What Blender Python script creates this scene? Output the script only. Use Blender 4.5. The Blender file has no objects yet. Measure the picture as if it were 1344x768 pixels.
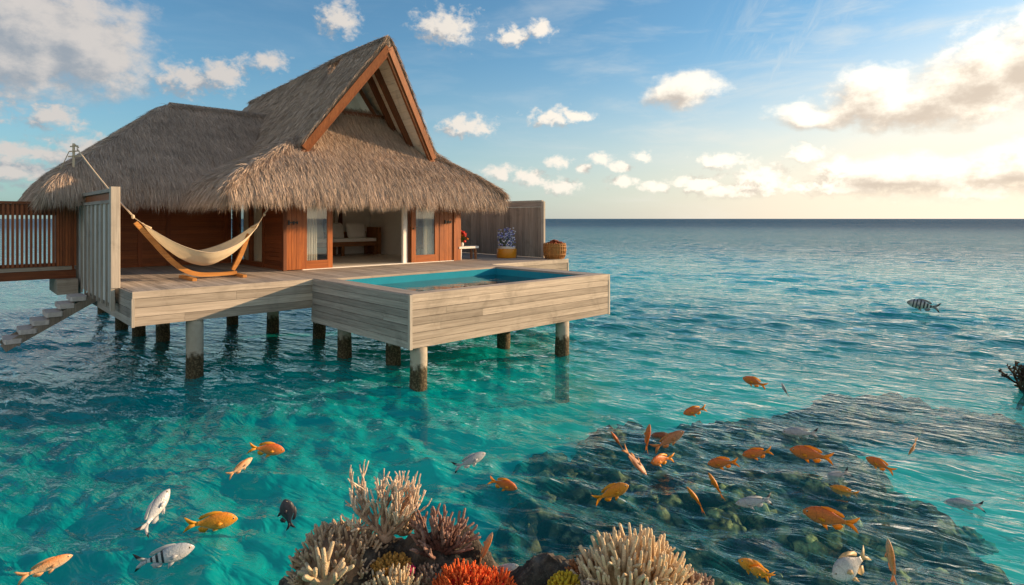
import bpy, math, random
import numpy as np
from mathutils import Vector, Matrix, noise as mnoise
R = math.radians
SC = bpy.context.scene
COL = SC.collection

# ------------------------------------------------------------------ camera
EYE = 3.1
cam_d = bpy.data.cameras.new('camera')
cam_d.sensor_width = 36.0
cam_d.lens = 36.0 * 780.0 / 1344.0
cam_d.shift_y = -97.0 / 1344.0
cam_d.clip_start = 0.05
cam_d.clip_end = 30000.0
cam = bpy.data.objects.new('camera', cam_d)
COL.objects.link(cam)
cam.location = (0, 0, EYE)
cam.rotation_euler = (R(90), 0, 0)
SC.camera = cam

# ------------------------------------------------------------------ sun, sky, exposure
SUN_AZ, SUN_EL = R(74), R(13)          # azimuth clockwise from +Y (towards the right)
SUN_DIR = Vector((math.sin(SUN_AZ)*math.cos(SUN_EL), math.cos(SUN_AZ)*math.cos(SUN_EL), math.sin(SUN_EL)))
sun_d = bpy.data.lights.new('sun', 'SUN')
sun_d.energy = 4.8
sun_d.angle = R(0.6)
sun_d.color = (1.0, 0.68, 0.39)
sun = bpy.data.objects.new('sun', sun_d)
COL.objects.link(sun)
sun.location = (40, 10, 20)
sun.rotation_euler = SUN_DIR.to_track_quat('Z', 'Y').to_euler()

SC.view_settings.view_transform = 'Standard'
SC.view_settings.look = 'None'
SC.view_settings.exposure = 0.7
SC.view_settings.gamma = 1.0
SC.view_settings.use_curve_mapping = False
SC.render.engine = 'CYCLES'
SC.cycles.use_denoising = True
SC.cycles.max_bounces = 10
SC.cycles.diffuse_bounces = 7
SC.cycles.transparent_max_bounces = 12
SC.cycles.sample_clamp_indirect = 6.0
SC.cycles.caustics_reflective = False
SC.cycles.caustics_refractive = False


class NT:
    """small helper round a node tree"""
    def __init__(self, tree):
        self.t = tree
        tree.nodes.clear()

    def n(self, typ, ins=None, **props):
        nd = self.t.nodes.new(typ)
        for k, v in props.items():
            setattr(nd, k, v)
        for k, v in (ins or {}).items():
            s = nd.inputs[k]
            if isinstance(v, bpy.types.NodeSocket):
                self.t.links.new(v, s)
            else:
                s.default_value = v
        return nd

    def math(self, op, a, b=0.0, c=0.0, clamp=False):
        return self.n('ShaderNodeMath', {0: a, 1: b, 2: c}, operation=op, use_clamp=clamp).outputs[0]

    def vec(self, op, a, b=(0, 0, 0), c=(0, 0, 0)):
        nd = self.n('ShaderNodeVectorMath', {0: a, 1: b, 2: c}, operation=op)
        return nd.outputs['Value'] if op in ('LENGTH', 'DOT_PRODUCT') else nd.outputs[0]

    def mix(self, fac, a, b, blend='MIX'):
        nd = self.n('ShaderNodeMix', {0: fac}, data_type='RGBA', blend_type=blend)
        for i, v in ((6, a), (7, b)):
            if isinstance(v, bpy.types.NodeSocket):
                self.t.links.new(v, nd.inputs[i])
            else:
                nd.inputs[i].default_value = tuple(v) + ((1.0,) if len(v) == 3 else ())
        return nd.outputs[2]

    def ramp(self, fac, stops):
        nd = self.n('ShaderNodeValToRGB', {0: fac})
        cr = nd.color_ramp
        while len(cr.elements) < len(stops):
            cr.elements.new(0.5)
        for e, (p, c) in zip(cr.elements, stops):
            e.position = p
            e.color = tuple(c) + (1.0,) if len(c) == 3 else c
        return nd.outputs[0]

    def smooth(self, x, lo, hi):
        nd = self.n('ShaderNodeMapRange', {0: x, 1: lo, 2: hi, 3: 0.0, 4: 1.0}, interpolation_type='SMOOTHSTEP')
        return nd.outputs[0]

    def fresnel(self, f0, normal=None):
        """Schlick reflectance, the same from both sides of the surface"""
        g = self.n('ShaderNodeNewGeometry')
        d = self.math('ABSOLUTE', self.vec('DOT_PRODUCT', g.outputs['Incoming'], normal if normal is not None else g.outputs['Normal']))
        k = self.math('POWER', self.math('SUBTRACT', 1.0, d, clamp=True), 5.0)
        return self.math('MULTIPLY_ADD', k, 1.0-f0, f0, clamp=True)

    def noise(self, vec, scale, detail=4.0, rough=0.55, dist=0.0, out=0):
        nd = self.n('ShaderNodeTexNoise', {'Vector': vec, 'Scale': scale, 'Detail': detail, 'Roughness': rough, 'Distortion': dist})
        return nd.outputs[out]


def build_sky():
    w = bpy.data.worlds.new('World')
    SC.world = w
    w.use_nodes = True
    T = NT(w.node_tree)
    out = T.n('ShaderNodeOutputWorld')
    bg = T.n('ShaderNodeBackground', {'Strength': 0.12})
    T.t.links.new(bg.outputs[0], out.inputs[0])
    sky = T.n('ShaderNodeTexSky', sky_type='NISHITA', sun_disc=False, sun_elevation=SUN_EL, sun_rotation=SUN_AZ,
              air_density=1.0, dust_density=0.8, ozone_density=2.6)
    skyc = T.mix(1.0, sky.outputs[0], (0.62, 0.86, 0.90), 'MULTIPLY')
    d = T.n('ShaderNodeTexCoord').outputs['Generated']
    sep = T.n('ShaderNodeSeparateXYZ', {0: d})
    az = T.math('ARCTAN2', sep.outputs[0], sep.outputs[1])
    el = T.math('ARCSINE', sep.outputs[2])
    p0 = T.n('ShaderNodeCombineXYZ', {0: az, 1: el, 2: 0.0}).outputs[0]
    # clouds: (azimuth, elevation, half width, half height), radians
    big = [(-0.675, 0.245, 0.135, 0.095), (-0.622, 0.232, 0.088, 0.078), (-0.72, 0.205, 0.13, 0.07),
           (0.62, 0.160, 0.15, 0.040), (0.55, 0.175, 0.08, 0.045), (0.69, 0.190, 0.10, 0.060), (0.75, 0.20, 0.14, 0.065),
           (0.48, 0.155, 0.075, 0.022), (0.285, 0.205, 0.062, 0.032), (0.255, 0.200, 0.045, 0.022),
           (0.95, 0.19, 0.18, 0.06), (-1.0, 0.2, 0.16, 0.07),
           (0.60, 0.063, 0.15, 0.030), (0.72, 0.068, 0.10, 0.038)]
    small = [(-0.495, 0.205, 0.062, 0.026), (-0.455, 0.215, 0.035, 0.024), (-0.395, 0.237, 0.034, 0.016),
             (-0.285, 0.312, 0.036, 0.026), (-0.11, 0.313, 0.052, 0.030), (0.005, 0.295, 0.035, 0.014), (0.045, 0.303, 0.02, 0.016),
             (0.065, 0.170, 0.042, 0.018), (0.11, 0.171, 0.03, 0.009), (-0.08, 0.152, 0.050, 0.019),
             (0.08, 0.093, 0.020, 0.014), (0.145, 0.096, 0.024, 0.011), (0.175, 0.086, 0.025, 0.010), (0.12, 0.080, 0.016, 0.008), (0.215, 0.104, 0.02, 0.011),
             (0.03, 0.068, 0.030, 0.015), (0.085, 0.055, 0.04, 0.012), (0.18, 0.060, 0.03, 0.012), (0.23, 0.052, 0.03, 0.010), (-0.02, 0.075, 0.03, 0.014),
             (0.345, 0.088, 0.045, 0.013), (0.30, 0.058, 0.045, 0.014), (0.40, 0.062, 0.05, 0.02), (0.46, 0.095, 0.03, 0.016), (0.50, 0.07, 0.03, 0.022),
             (0.36, 0.045, 0.07, 0.012), (0.52, 0.045, 0.10, 0.016), (0.66, 0.036, 0.14, 0.016),
             (-0.74, 0.145, 0.06, 0.03), (-0.66, 0.135, 0.035, 0.018), (-0.70, 0.06, 0.06, 0.022), (-0.60, 0.10, 0.07, 0.022), (-0.68, 0.085, 0.09, 0.014),
             (-2.3, 0.35, 0.75, 0.28), (-2.9, 0.5, 0.7, 0.3), (2.7, 0.4, 0.6, 0.25), (-1.5, 0.3, 0.35, 0.12), (-1.25, 0.12, 0.2, 0.05), (1.3, 0.1, 0.2, 0.05), (2.0, 0.16, 0.3, 0.08), (-2.0, 0.15, 0.25, 0.06), (2.8, 0.13, 0.3, 0.06)]  # broad ones at the front: unseen clouds behind the camera, added as fill light
    # light direction in the azimuth / elevation plane: towards the sun, low on the right
    sh = (0.020, 0.018, 0.0)

    def density(p):
        n1 = T.n('ShaderNodeTexNoise', {'Vector': T.vec('MULTIPLY', p, (1.0, 1.35, 1.0)), 'Scale': 9.0, 'Detail': 2.0})
        off = T.vec('MULTIPLY_ADD', n1.outputs[1], (0.05, 0.03, 0.0), (-0.025, -0.015, 0.0))
        q = T.vec('ADD', p, off)
        def union(blobs, k):
            m = None
            for (a, e, sx, sy) in blobs:
                l = T.vec('LENGTH', T.vec('MULTIPLY_ADD', q, (1.0/sx, 1.0/sy, 1.0), (-a/sx, -e/sy, 0.0)))
                m = l if m is None else T.n('ShaderNodeMath', {0: m, 1: l, 2: k}, operation='SMOOTH_MIN').outputs[0]
            return m
        f = T.noise(T.vec('MULTIPLY', p, (1.0, 1.4, 1.0)), 26.0, 8.0, 0.62)
        f0 = T.noise(T.vec('MULTIPLY', p, (1.0, 1.5, 1.0)), 11.0, 2.0, 0.5)
        f2 = T.noise(T.vec('MULTIPLY', p, (1.0, 1.25, 1.0)), 62.0, 6.0, 0.60, 0.3)
        # 1 in the middle of a cloud, falls to 0 at its outline
        v = T.math('MULTIPLY', T.math('SUBTRACT', 1.06, union(big, 0.13)), 1.6)
        v = T.math('MULTIPLY_ADD', T.math('SUBTRACT', f, 0.5), 2.1, v)
        v = T.math('MULTIPLY_ADD', T.math('SUBTRACT', f0, 0.5), 0.6, v)
        w_ = T.math('MULTIPLY', T.math('SUBTRACT', 1.10, union(small, 0.10)), 1.15)
        w_ = T.math('MULTIPLY_ADD', T.math('SUBTRACT', f2, 0.5), 2.5, w_)
        w_ = T.math('MULTIPLY_ADD', T.math('SUBTRACT', f, 0.5), 1.6, w_)
        v = T.math('MAXIMUM', v, w_)
        return v

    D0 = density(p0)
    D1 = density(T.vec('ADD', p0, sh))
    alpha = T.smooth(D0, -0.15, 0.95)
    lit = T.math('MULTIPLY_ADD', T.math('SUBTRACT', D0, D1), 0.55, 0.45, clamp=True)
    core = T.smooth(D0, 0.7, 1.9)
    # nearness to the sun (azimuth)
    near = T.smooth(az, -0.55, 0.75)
    near_or_fill = T.math('MAXIMUM', near, T.smooth(az, -1.25, -2.0))  # sunward brightness also given to the unseen clouds behind left, as added fill
    bright = T.mix(near_or_fill, (3.5, 3.25, 3.05), (7.6, 6.8, 5.6))
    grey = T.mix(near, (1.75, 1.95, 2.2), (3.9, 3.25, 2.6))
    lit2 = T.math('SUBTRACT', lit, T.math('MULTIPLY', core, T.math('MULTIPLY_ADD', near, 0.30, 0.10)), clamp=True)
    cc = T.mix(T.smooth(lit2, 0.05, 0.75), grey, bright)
    # thin high veil and low haze along the horizon
    veil_n = T.noise(T.vec('MULTIPLY', p0, (2.0, 9.0, 1.0)), 2.6, 5.0, 0.6, 0.4)
    veil = T.math('MULTIPLY', T.smooth(veil_n, 0.42, 0.85), T.math('MULTIPLY_ADD', near, 0.5, 0.12))
    rv = T.n('ShaderNodeVectorRotate', {'Vector': p0, 'Angle': R(-62)}).outputs[0]
    wisp = T.noise(T.vec('MULTIPLY', rv, (3.0, 13.0, 1.0)), 1.6, 6.0, 0.68, 0.9)
    wm = T.vec('LENGTH', T.vec('MULTIPLY_ADD', p0, (1/0.16, 1/0.14, 0), (-0.44/0.16, -0.27/0.14, 0)))
    veil = T.math('MAXIMUM', veil, T.math('MULTIPLY', T.math('MULTIPLY', T.smooth(wisp, 0.45, 0.75), T.smooth(wm, 1.0, 0.2)), 0.32))
    low = T.smooth(el, 0.34, 0.0)
    warm = T.mix(near, (1.9, 2.75, 3.3), (6.0, 4.9, 3.7))
    base = T.mix(T.math('MULTIPLY', T.math('POWER', low, 1.6), T.math('MULTIPLY_ADD', near, 0.55, 0.40)), skyc, warm)
    glow_d = T.vec('LENGTH', T.vec('MULTIPLY_ADD', p0, (1.0/0.85, 1.0/0.30, 0), (-1.0/0.85, -0.09/0.30, 0)))
    base = T.mix(T.math('MULTIPLY', T.smooth(glow_d, 1.0, 0.05), 0.60), base, (6.6, 5.5, 4.4))
    base = T.mix(veil, base, T.mix(near, (2.6, 3.2, 3.8), (5.8, 5.2, 4.2)))
    a2 = T.math('MULTIPLY', alpha, T.math('MULTIPLY', T.smooth(el, 0.012, 0.05), 0.95))
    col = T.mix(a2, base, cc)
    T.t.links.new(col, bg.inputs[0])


build_sky()

# ------------------------------------------------------------------ frames
ANG = R(43.5)
C0 = (-1.79296, 10.43662)
UX, UY = math.cos(ANG), math.sin(ANG)


def W(x, y, z):
    """villa frame (x along the facade, y into the villa) -> world"""
    return (C0[0] + x*UX - y*UY, C0[1] + x*UY + y*UX, z)


BASE = {}


def tag(o, label=None, cat=None, group=None, kind=None):
    if label: o['label'] = label
    if cat: o['category'] = cat
    if group: o['group'] = group
    if kind: o['kind'] = kind
    return o


def thing(name, label, cat, base, group=None, world=False):
    o = bpy.data.objects.new(name, None)
    o.empty_display_size = 0.2
    COL.objects.link(o)
    if world:
        o.location = base
    else:
        o.location = W(*base)
        o.rotation_euler = (0, 0, ANG)
    BASE[o.name] = base
    return tag(o, label, cat, group)


class MB:
    def __init__(self):
        self.v, self.f, self.t, self.m, self.s = [], [], [], [], []
        self.tint = 0.5
        self.mat = 0
        self.smooth = False

    def add(self, vs, fs, tint=None):
        k = len(self.v)
        self.v += [tuple(p) for p in vs]
        t = self.tint if tint is None else tint
        self.t += [t]*len(vs)
        for f in fs:
            self.f.append(tuple(i+k for i in f))
            self.m.append(self.mat)
            self.s.append(self.smooth)
        return self

    def box(self, x0, x1, y0, y1, z0, z1, tint=None, bev=0.0):
        if bev:
            b = bev
            return self.prism([(x0+b, y0), (x1-b, y0), (x1, y0+b), (x1, y1-b), (x1-b, y1), (x0+b, y1), (x0, y1-b), (x0, y0+b)], z0, z1, tint)
        vs = [(x, y, z) for z in (z0, z1) for x, y in ((x0, y0), (x1, y0), (x1, y1), (x0, y1))]
        return self.add(vs, [(3, 2, 1, 0), (4, 5, 6, 7), (0, 1, 5, 4), (1, 2, 6, 5), (2, 3, 7, 6), (3, 0, 4, 7)], tint)

    def prism(self, pts, z0, z1, tint=None):
        n = len(pts)
        vs = [(x, y, z0) for x, y in pts] + [(x, y, z1) for x, y in pts]
        fs = [tuple(range(n-1, -1, -1)), tuple(range(n, 2*n))]
        fs += [(i, (i+1) % n, n+(i+1) % n, n+i) for i in range(n)]
        return self.add(vs, fs, tint)

    def bar(self, a, b, w, h, up=(0, 0, 1), tint=None):
        """rectangular bar from a to b; w across, h along up"""
        a, b = Vector(a), Vector(b)
        d = (b-a).normalized()
        s = d.cross(Vector(up))
        if s.length < 1e-4: s = d.cross(Vector((1, 0, 0)))
        s.normalize()
        n = s.cross(d).normalized()
        vs = []
        for p in (a, b):
            for i, j in ((-1, -1), (1, -1), (1, 1), (-1, 1)):
                vs.append(p + s*(i*w/2) + n*(j*h/2))
        return self.add(vs, [(3, 2, 1, 0), (4, 5, 6, 7), (0, 1, 5, 4), (1, 2, 6, 5), (2, 3, 7, 6), (3, 0, 4, 7)], tint)

    def tube(self, pts, rad, n=8, tint=None, cap=True):
        pts = [Vector(p) for p in pts]
        k = len(pts)
        if not hasattr(rad, '__len__'): rad = [rad]*k
        t0 = (pts[1]-pts[0]).normalized()
        ref = Vector((0, 0, 1)) if abs(t0.z) < 0.9 else Vector((1, 0, 0))
        s = t0.cross(ref).normalized()
        vs, fs = [], []
        for i, p in enumerate(pts):
            t = (pts[min(i+1, k-1)]-pts[max(i-1, 0)])
            t = t.normalized() if t.length > 1e-9 else t0
            s = (s - t*s.dot(t))
            s = s.normalized() if s.length > 1e-6 else t.orthogonal().normalized()
            b = t.cross(s)
            for j in range(n):
                a = 2*math.pi*j/n
                vs.append(p + (s*math.cos(a)+b*math.sin(a))*rad[i])
        for i in range(k-1):
            for j in range(n):
                fs.append((i*n+j, i*n+(j+1) % n, (i+1)*n+(j+1) % n, (i+1)*n+j))
        if cap:
            fs.append(tuple(range(n-1, -1, -1)))
            fs.append(tuple((k-1)*n+j for j in range(n)))
        return self.add(vs, fs, tint)

    def lathe(self, prof, c, n=20, tint=None):
        """prof: (radius, z) list"""
        vs, fs = [], []
        for r, z in prof:
            for j in range(n):
                a = 2*math.pi*j/n
                vs.append((c[0]+r*math.cos(a), c[1]+r*math.sin(a), c[2]+z))
        for i in range(len(prof)-1):
            for j in range(n):
                fs.append((i*n+j, i*n+(j+1) % n, (i+1)*n+(j+1) % n, (i+1)*n+j))
        fs.append(tuple(range(n-1, -1, -1)))
        fs.append(tuple((len(prof)-1)*n+j for j in range(n)))
        return self.add(vs, fs, tint)

    def blob(self, c, r, amp=0.15, freq=2.0, sub=3, seed=0.0, tint=None):
        import bmesh
        bm = bmesh.new()
        bmesh.ops.create_icosphere(bm, subdivisions=sub, radius=1.0)
        vs = []
        for v in bm.verts:
            p = v.co
            k = 1 + amp*mnoise.fractal(p*freq + Vector((seed, seed*1.7, -seed)), 0.8, 2.1, 4)
            vs.append((c[0]+p.x*r[0]*k, c[1]+p.y*r[1]*k, c[2]+p.z*r[2]*k))
        fs = [tuple(v.index for v in f.verts) for f in bm.faces]
        bm.free()
        return self.add(vs, fs, tint)

    def build(self, name, mats, parent=None, base=None, label=None, cat=None, group=None, kind=None, world=False):
        if not isinstance(mats, (list, tuple)): mats = [mats]
        me = bpy.data.meshes.new(name)
        b = base if base is not None else (BASE[parent.name] if parent is not None else (0, 0, 0))
        vs = np.array(self.v, dtype=np.float64).reshape(-1, 3) - np.array(b)
        me.from_pydata(vs.tolist(), [], self.f)
        for m in mats: me.materials.append(m)
        me.polygons.foreach_set('material_index', self.m)
        me.polygons.foreach_set('use_smooth', self.s)
        at = me.attributes.new('tint', 'FLOAT', 'POINT')
        at.data.foreach_set('value', self.t)
        me.update()
        o = bpy.data.objects.new(name, me)
        COL.objects.link(o)
        if parent is not None:
            o.parent = parent
        elif world:
            o.location = b
        else:
            o.location = W(*b)
            o.rotation_euler = (0, 0, ANG)
        BASE[o.name] = b
        return tag(o, label, cat, group, kind)


# ------------------------------------------------------------------ materials
def new_mat(name):
    m = bpy.data.materials.new(name)
    m.use_nodes = True
    T = NT(m.node_tree)
    out = T.n('ShaderNodeOutputMaterial')
    return m, T, out


def princ(T, out, col, rough=0.6, spec=0.4, bump=None, bstr=0.3, bdist=0.01, extra=None):
    ins = {'Base Color': col if isinstance(col, bpy.types.NodeSocket) else tuple(col)+(1,), 'Roughness': rough, 'Specular IOR Level': spec}
    if extra: ins.update(extra)
    b = T.n('ShaderNodeBsdfPrincipled', ins)
    if bump is not None:
        bp = T.n('ShaderNodeBump', {'Strength': bstr, 'Distance': bdist, 'Height': bump})
        T.t.links.new(bp.outputs[0], b.inputs['Normal'])
    T.t.links.new(b.outputs[0], out.inputs[0])
    return b


def wood(name, dark, light, axis, rough=0.65, spec=0.3, grain=1.0, lo=0.78, hi=1.20, blotch=0.35, bstr=0.35, stain=0.22):
    m, T, out = new_mat(name)
    co = T.n('ShaderNodeTexCoord').outputs['Object']
    ti = T.n('ShaderNodeAttribute', attribute_name='tint').outputs['Fac']
    sc = {'x': (1.3, 34, 34), 'y': (34, 1.3, 34), 'z': (34, 34, 1.3)}[axis]
    off = T.vec('MULTIPLY_ADD', T.n('ShaderNodeCombineXYZ', {0: ti, 1: ti, 2: ti}).outputs[0], (37.0, 53.0, 29.0), (0, 0, 0))
    p = T.vec('ADD', T.vec('MULTIPLY', co, sc), off)
    g = T.noise(p, 1.0*grain, 5.0, 0.65, 0.6)
    b = T.noise(T.vec('MULTIPLY', p, (0.12, 0.12, 0.12)), 1.0, 3.0, 0.6)
    c = T.ramp(g, [(0.25, dark), (0.72, light)])
    k = T.math('MULTIPLY_ADD', ti, hi-lo, lo)
    k = T.math('MULTIPLY', k, T.math('MULTIPLY_ADD', T.math('SUBTRACT', b, 0.5), blotch*2, 1.0))
    st = T.noise(T.vec('ADD', co, (3.1, 7.7, 1.3)), 1.3, 5.0, 0.65, 0.8)          # old stains across the boards
    k = T.math('MULTIPLY', k, T.math('MULTIPLY_ADD', T.smooth(st, 0.52, 0.70), -stain, 1.0))
    kc = T.n('ShaderNodeCombineXYZ', {0: k, 1: k, 2: k}).outputs[0]
    c = T.mix(1.0, c, kc, 'MULTIPLY')
    princ(T, out, c, rough, spec, g, bstr, 0.006)
    return m


def plain(name, col, rough=0.6, spec=0.4, var=0.15, scale=8.0, bstr=0.0, bscale=60.0):
    m, T, out = new_mat(name)
    co = T.n('ShaderNodeTexCoord').outputs['Object']
    n = T.noise(co, scale, 4.0)
    ti = T.n('ShaderNodeAttribute', attribute_name='tint').outputs['Fac']
    k = T.math('MULTIPLY_ADD', T.math('SUBTRACT', n, 0.5), var*2.5, 1.0)
    k = T.math('MULTIPLY', k, T.math('MULTIPLY_ADD', ti, 0.4, 0.8))
    kc = T.n('ShaderNodeCombineXYZ', {0: k, 1: k, 2: k}).outputs[0]
    c = T.mix(1.0, col, kc, 'MULTIPLY')
    bm = T.noise(co, bscale, 3.0) if bstr else None
    princ(T, out, c, rough, spec, bm, bstr, 0.01)
    return m


M = {}
M['deck'] = wood('weathered deck', (0.28, 0.235, 0.195), (0.51, 0.44, 0.375), 'y', 0.75, 0.2)
M['clad'] = wood('weathered cladding', (0.27, 0.22, 0.175), (0.53, 0.45, 0.37), 'x', 0.75, 0.2, blotch=0.45)
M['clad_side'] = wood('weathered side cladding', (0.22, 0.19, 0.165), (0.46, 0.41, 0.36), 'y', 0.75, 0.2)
M['grey_post'] = wood('weathered upright boards', (0.26, 0.225, 0.19), (0.47, 0.42, 0.36), 'z', 0.75, 0.2)
M['grey_fence'] = wood('grey fence boards', (0.22, 0.185, 0.150), (0.43, 0.365, 0.305), 'z', 0.8, 0.15)
M['pale_panel'] = wood('pale blue grey boards', (0.46, 0.455, 0.43), (0.64, 0.635, 0.60), 'z', 0.7, 0.2, lo=0.8, hi=1.15)
M['door'] = wood('varnished door timber', (0.20, 0.050, 0.010), (0.46, 0.145, 0.030), 'z', 0.38, 0.45, blotch=0.25, bstr=0.12)
M['door_x'] = wood('varnished timber across', (0.20, 0.050, 0.010), (0.44, 0.135, 0.028), 'x', 0.38, 0.45, blotch=0.25, bstr=0.12)
M['siding'] = wood('red brown siding', (0.19, 0.050, 0.015), (0.38, 0.120, 0.034), 'x', 0.5, 0.3, bstr=0.15)
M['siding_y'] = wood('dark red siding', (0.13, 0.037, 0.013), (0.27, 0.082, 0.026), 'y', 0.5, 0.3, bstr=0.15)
M['rail'] = wood('red brown railing', (0.16, 0.042, 0.014), (0.33, 0.098, 0.030), 'z', 0.5, 0.3, bstr=0.15)
M['rail_x'] = wood('red brown rail', (0.11, 0.030, 0.010), (0.25, 0.072, 0.022), 'x', 0.5, 0.3, bstr=0.15)
M['barge'] = wood('barge board timber', (0.14, 0.044, 0.015), (0.31, 0.108, 0.037), 'z', 0.5, 0.3, bstr=0.12)
M['rafter'] = wood('dark rafter', (0.10, 0.034, 0.014), (0.20, 0.070, 0.028), 'z', 0.55, 0.3, bstr=0.1)
M['soffit'] = wood('white soffit boards', (0.62, 0.55, 0.46), (0.78, 0.71, 0.62), 'y', 0.6, 0.3, lo=0.9, hi=1.05, blotch=0.08, bstr=0.1)
M['plaster'] = plain('white plaster', (0.90, 0.87, 0.81), 0.8, 0.2, 0.05)
M['floor_tile'] = plain('pale interior floor', (0.68, 0.62, 0.54), 0.4, 0.4, 0.08)
M['dark'] = plain('dark gap', (0.02, 0.018, 0.016), 0.9, 0.1)
M['sofa_wood'] = wood('sofa timber', (0.17, 0.070, 0.028), (0.34, 0.150, 0.060), 'x', 0.45, 0.4)
M['cushion'] = plain('white cushion', (0.88, 0.87, 0.85), 0.9, 0.1, 0.06, 20)
M['iron'] = plain('black iron', (0.02, 0.018, 0.016), 0.5, 0.5)
M['rope'] = plain('pale rope', (0.62, 0.50, 0.36), 0.9, 0.1, 0.25, 90)
M['teak'] = wood('honey timber', (0.30, 0.11, 0.025), (0.62, 0.29, 0.07), 'x', 0.4, 0.4, blotch=0.2, bstr=0.1)
M['white_paint'] = plain('white paint', (0.72, 0.70, 0.66), 0.6, 0.3, 0.08)
M['stone'] = plain('pale stone tread', (0.50, 0.46, 0.44), 0.85, 0.2, 0.3, 14, 0.8, 24)
M['pot'] = plain('yellow pot', (0.62, 0.25, 0.012), 0.35, 0.5, 0.08)
M['leaf'] = plain('green leaf', (0.06, 0.11, 0.03), 0.5, 0.4, 0.4, 30)
M['red_flower'] = plain('red petals', (0.55, 0.025, 0.02), 0.6, 0.3, 0.4, 40)
M['orange_flower'] = plain('orange petals', (0.70, 0.22, 0.02), 0.6, 0.3, 0.4, 40)
M['blue_flower'] = plain('blue petals', (0.26, 0.28, 0.66), 0.6, 0.3, 0.5, 40)
M['pale_flower'] = plain('pale petals', (0.74, 0.75, 0.84), 0.6, 0.3, 0.3, 40)
M['wicker'] = plain('wicker', (0.42, 0.19, 0.055), 0.6, 0.3, 0.5, 45, 0.6, 60)
M['pool_wall'] = None


def thatch_mat():
    m, T, out = new_mat('thatch')
    ti = T.n('ShaderNodeAttribute', attribute_name='tint').outputs['Fac']
    co = T.n('ShaderNodeTexCoord').outputs['Object']
    n = T.noise(co, 0.9, 4.0, 0.6)
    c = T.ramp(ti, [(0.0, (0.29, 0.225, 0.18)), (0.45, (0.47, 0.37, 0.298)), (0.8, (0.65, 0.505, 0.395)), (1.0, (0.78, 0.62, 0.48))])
    k = T.math('MULTIPLY_ADD', T.math('SUBTRACT', n, 0.5), 0.9, 1.0)
    kc = T.n('ShaderNodeCombineXYZ', {0: k, 1: k, 2: k}).outputs[0]
    c = T.mix(1.0, c, kc, 'MULTIPLY')
    princ(T, out, c, 0.85, 0.12)
    return m


M['thatch'] = thatch_mat()


def piling_mat():
    m, T, out = new_mat('stained concrete')
    g = T.n('ShaderNodeNewGeometry').outputs['Position']
    z = T.n('ShaderNodeSeparateXYZ', {0: g}).outputs[2]
    co = T.n('ShaderNodeTexCoord').outputs['Object']
    n = T.noise(co, 7.0, 5.0, 0.65)
    n2 = T.noise(co, 30.0, 3.0)
    zz = T.math('MULTIPLY_ADD', T.math('SUBTRACT', n, 0.5), 0.62, z)
    c = T.mix(T.smooth(zz, 0.36, 0.56), T.mix(T.smooth(n2, 0.42, 0.68), (0.040, 0.030, 0.014), (0.13, 0.10, 0.055)), T.mix(n, (0.30, 0.255, 0.20), (0.50, 0.44, 0.36)))
    c = T.mix(T.math('MULTIPLY', T.smooth(n2, 0.6, 0.75), T.smooth(zz, 0.5, 0.2)), c, (0.16, 0.13, 0.09))
    princ(T, out, c, 0.8, 0.3, n2, 0.5, 0.015)
    return m


M['piling'] = piling_mat()


def glass_mat():
    m, T, out = new_mat('window glass')
    fr = T.fresnel(0.04)
    tr = T.n('ShaderNodeBsdfTransparent', {'Color': (0.94, 0.96, 0.95, 1)})
    gl = T.n('ShaderNodeBsdfGlossy', {'Roughness': 0.02, 'Color': (1, 1, 1, 1)})
    mx = T.n('ShaderNodeMixShader', {0: T.math('MULTIPLY_ADD', fr, 0.9, 0.06, clamp=True)})
    T.t.links.new(tr.outputs[0], mx.inputs[1]); T.t.links.new(gl.outputs[0], mx.inputs[2])
    T.t.links.new(mx.outputs[0], out.inputs[0])
    return m


M['glass'] = glass_mat()


def cloth_mat(name, col, trans=0.3, stripes=0.0):
    m, T, out = new_mat(name)
    co = T.n('ShaderNodeTexCoord').outputs['Object']
    n = T.noise(co, 6.0, 4.0)
    c = T.mix(n, tuple(0.85*k for k in col), tuple(min(1, 1.1*k) for k in col))
    df = T.n('ShaderNodeBsdfDiffuse', {'Color': c})
    tl = T.n('ShaderNodeBsdfTranslucent', {'Color': c})
    bp = T.n('ShaderNodeBump', {'Strength': 0.25, 'Distance': 0.004, 'Height': T.noise(co, 160.0, 2.0)})
    T.t.links.new(bp.outputs[0], df.inputs['Normal'])
    mx = T.n('ShaderNodeMixShader', {0: trans})
    T.t.links.new(df.outputs[0], mx.inputs[1]); T.t.links.new(tl.outputs[0], mx.inputs[2])
    T.t.links.new(mx.outputs[0], out.inputs[0])
    return m


M['curtain'] = cloth_mat('curtain cloth', (0.92, 0.87, 0.77), 0.35)
M['hammock'] = cloth_mat('hammock cloth', (0.80, 0.68, 0.48), 0.25)


def art_mat():
    m, T, out = new_mat('carved wall panel')
    co = T.n('ShaderNodeTexCoord').outputs['Object']
    v = T.n('ShaderNodeTexVoronoi', {'Vector': co, 'Scale': 9.0}).outputs[0]
    w_ = T.n('ShaderNodeTexWave', {'Vector': co, 'Scale': 5.0, 'Distortion': 6.0}).outputs[1]
    h = T.math('ADD', v, w_)
    c = T.mix(T.smooth(h, 0.3, 1.0), (0.26, 0.21, 0.16), (0.50, 0.43, 0.34))
    princ(T, out, c, 0.7, 0.2, h, 0.8, 0.02)
    return m


M['carved'] = art_mat()


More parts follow.
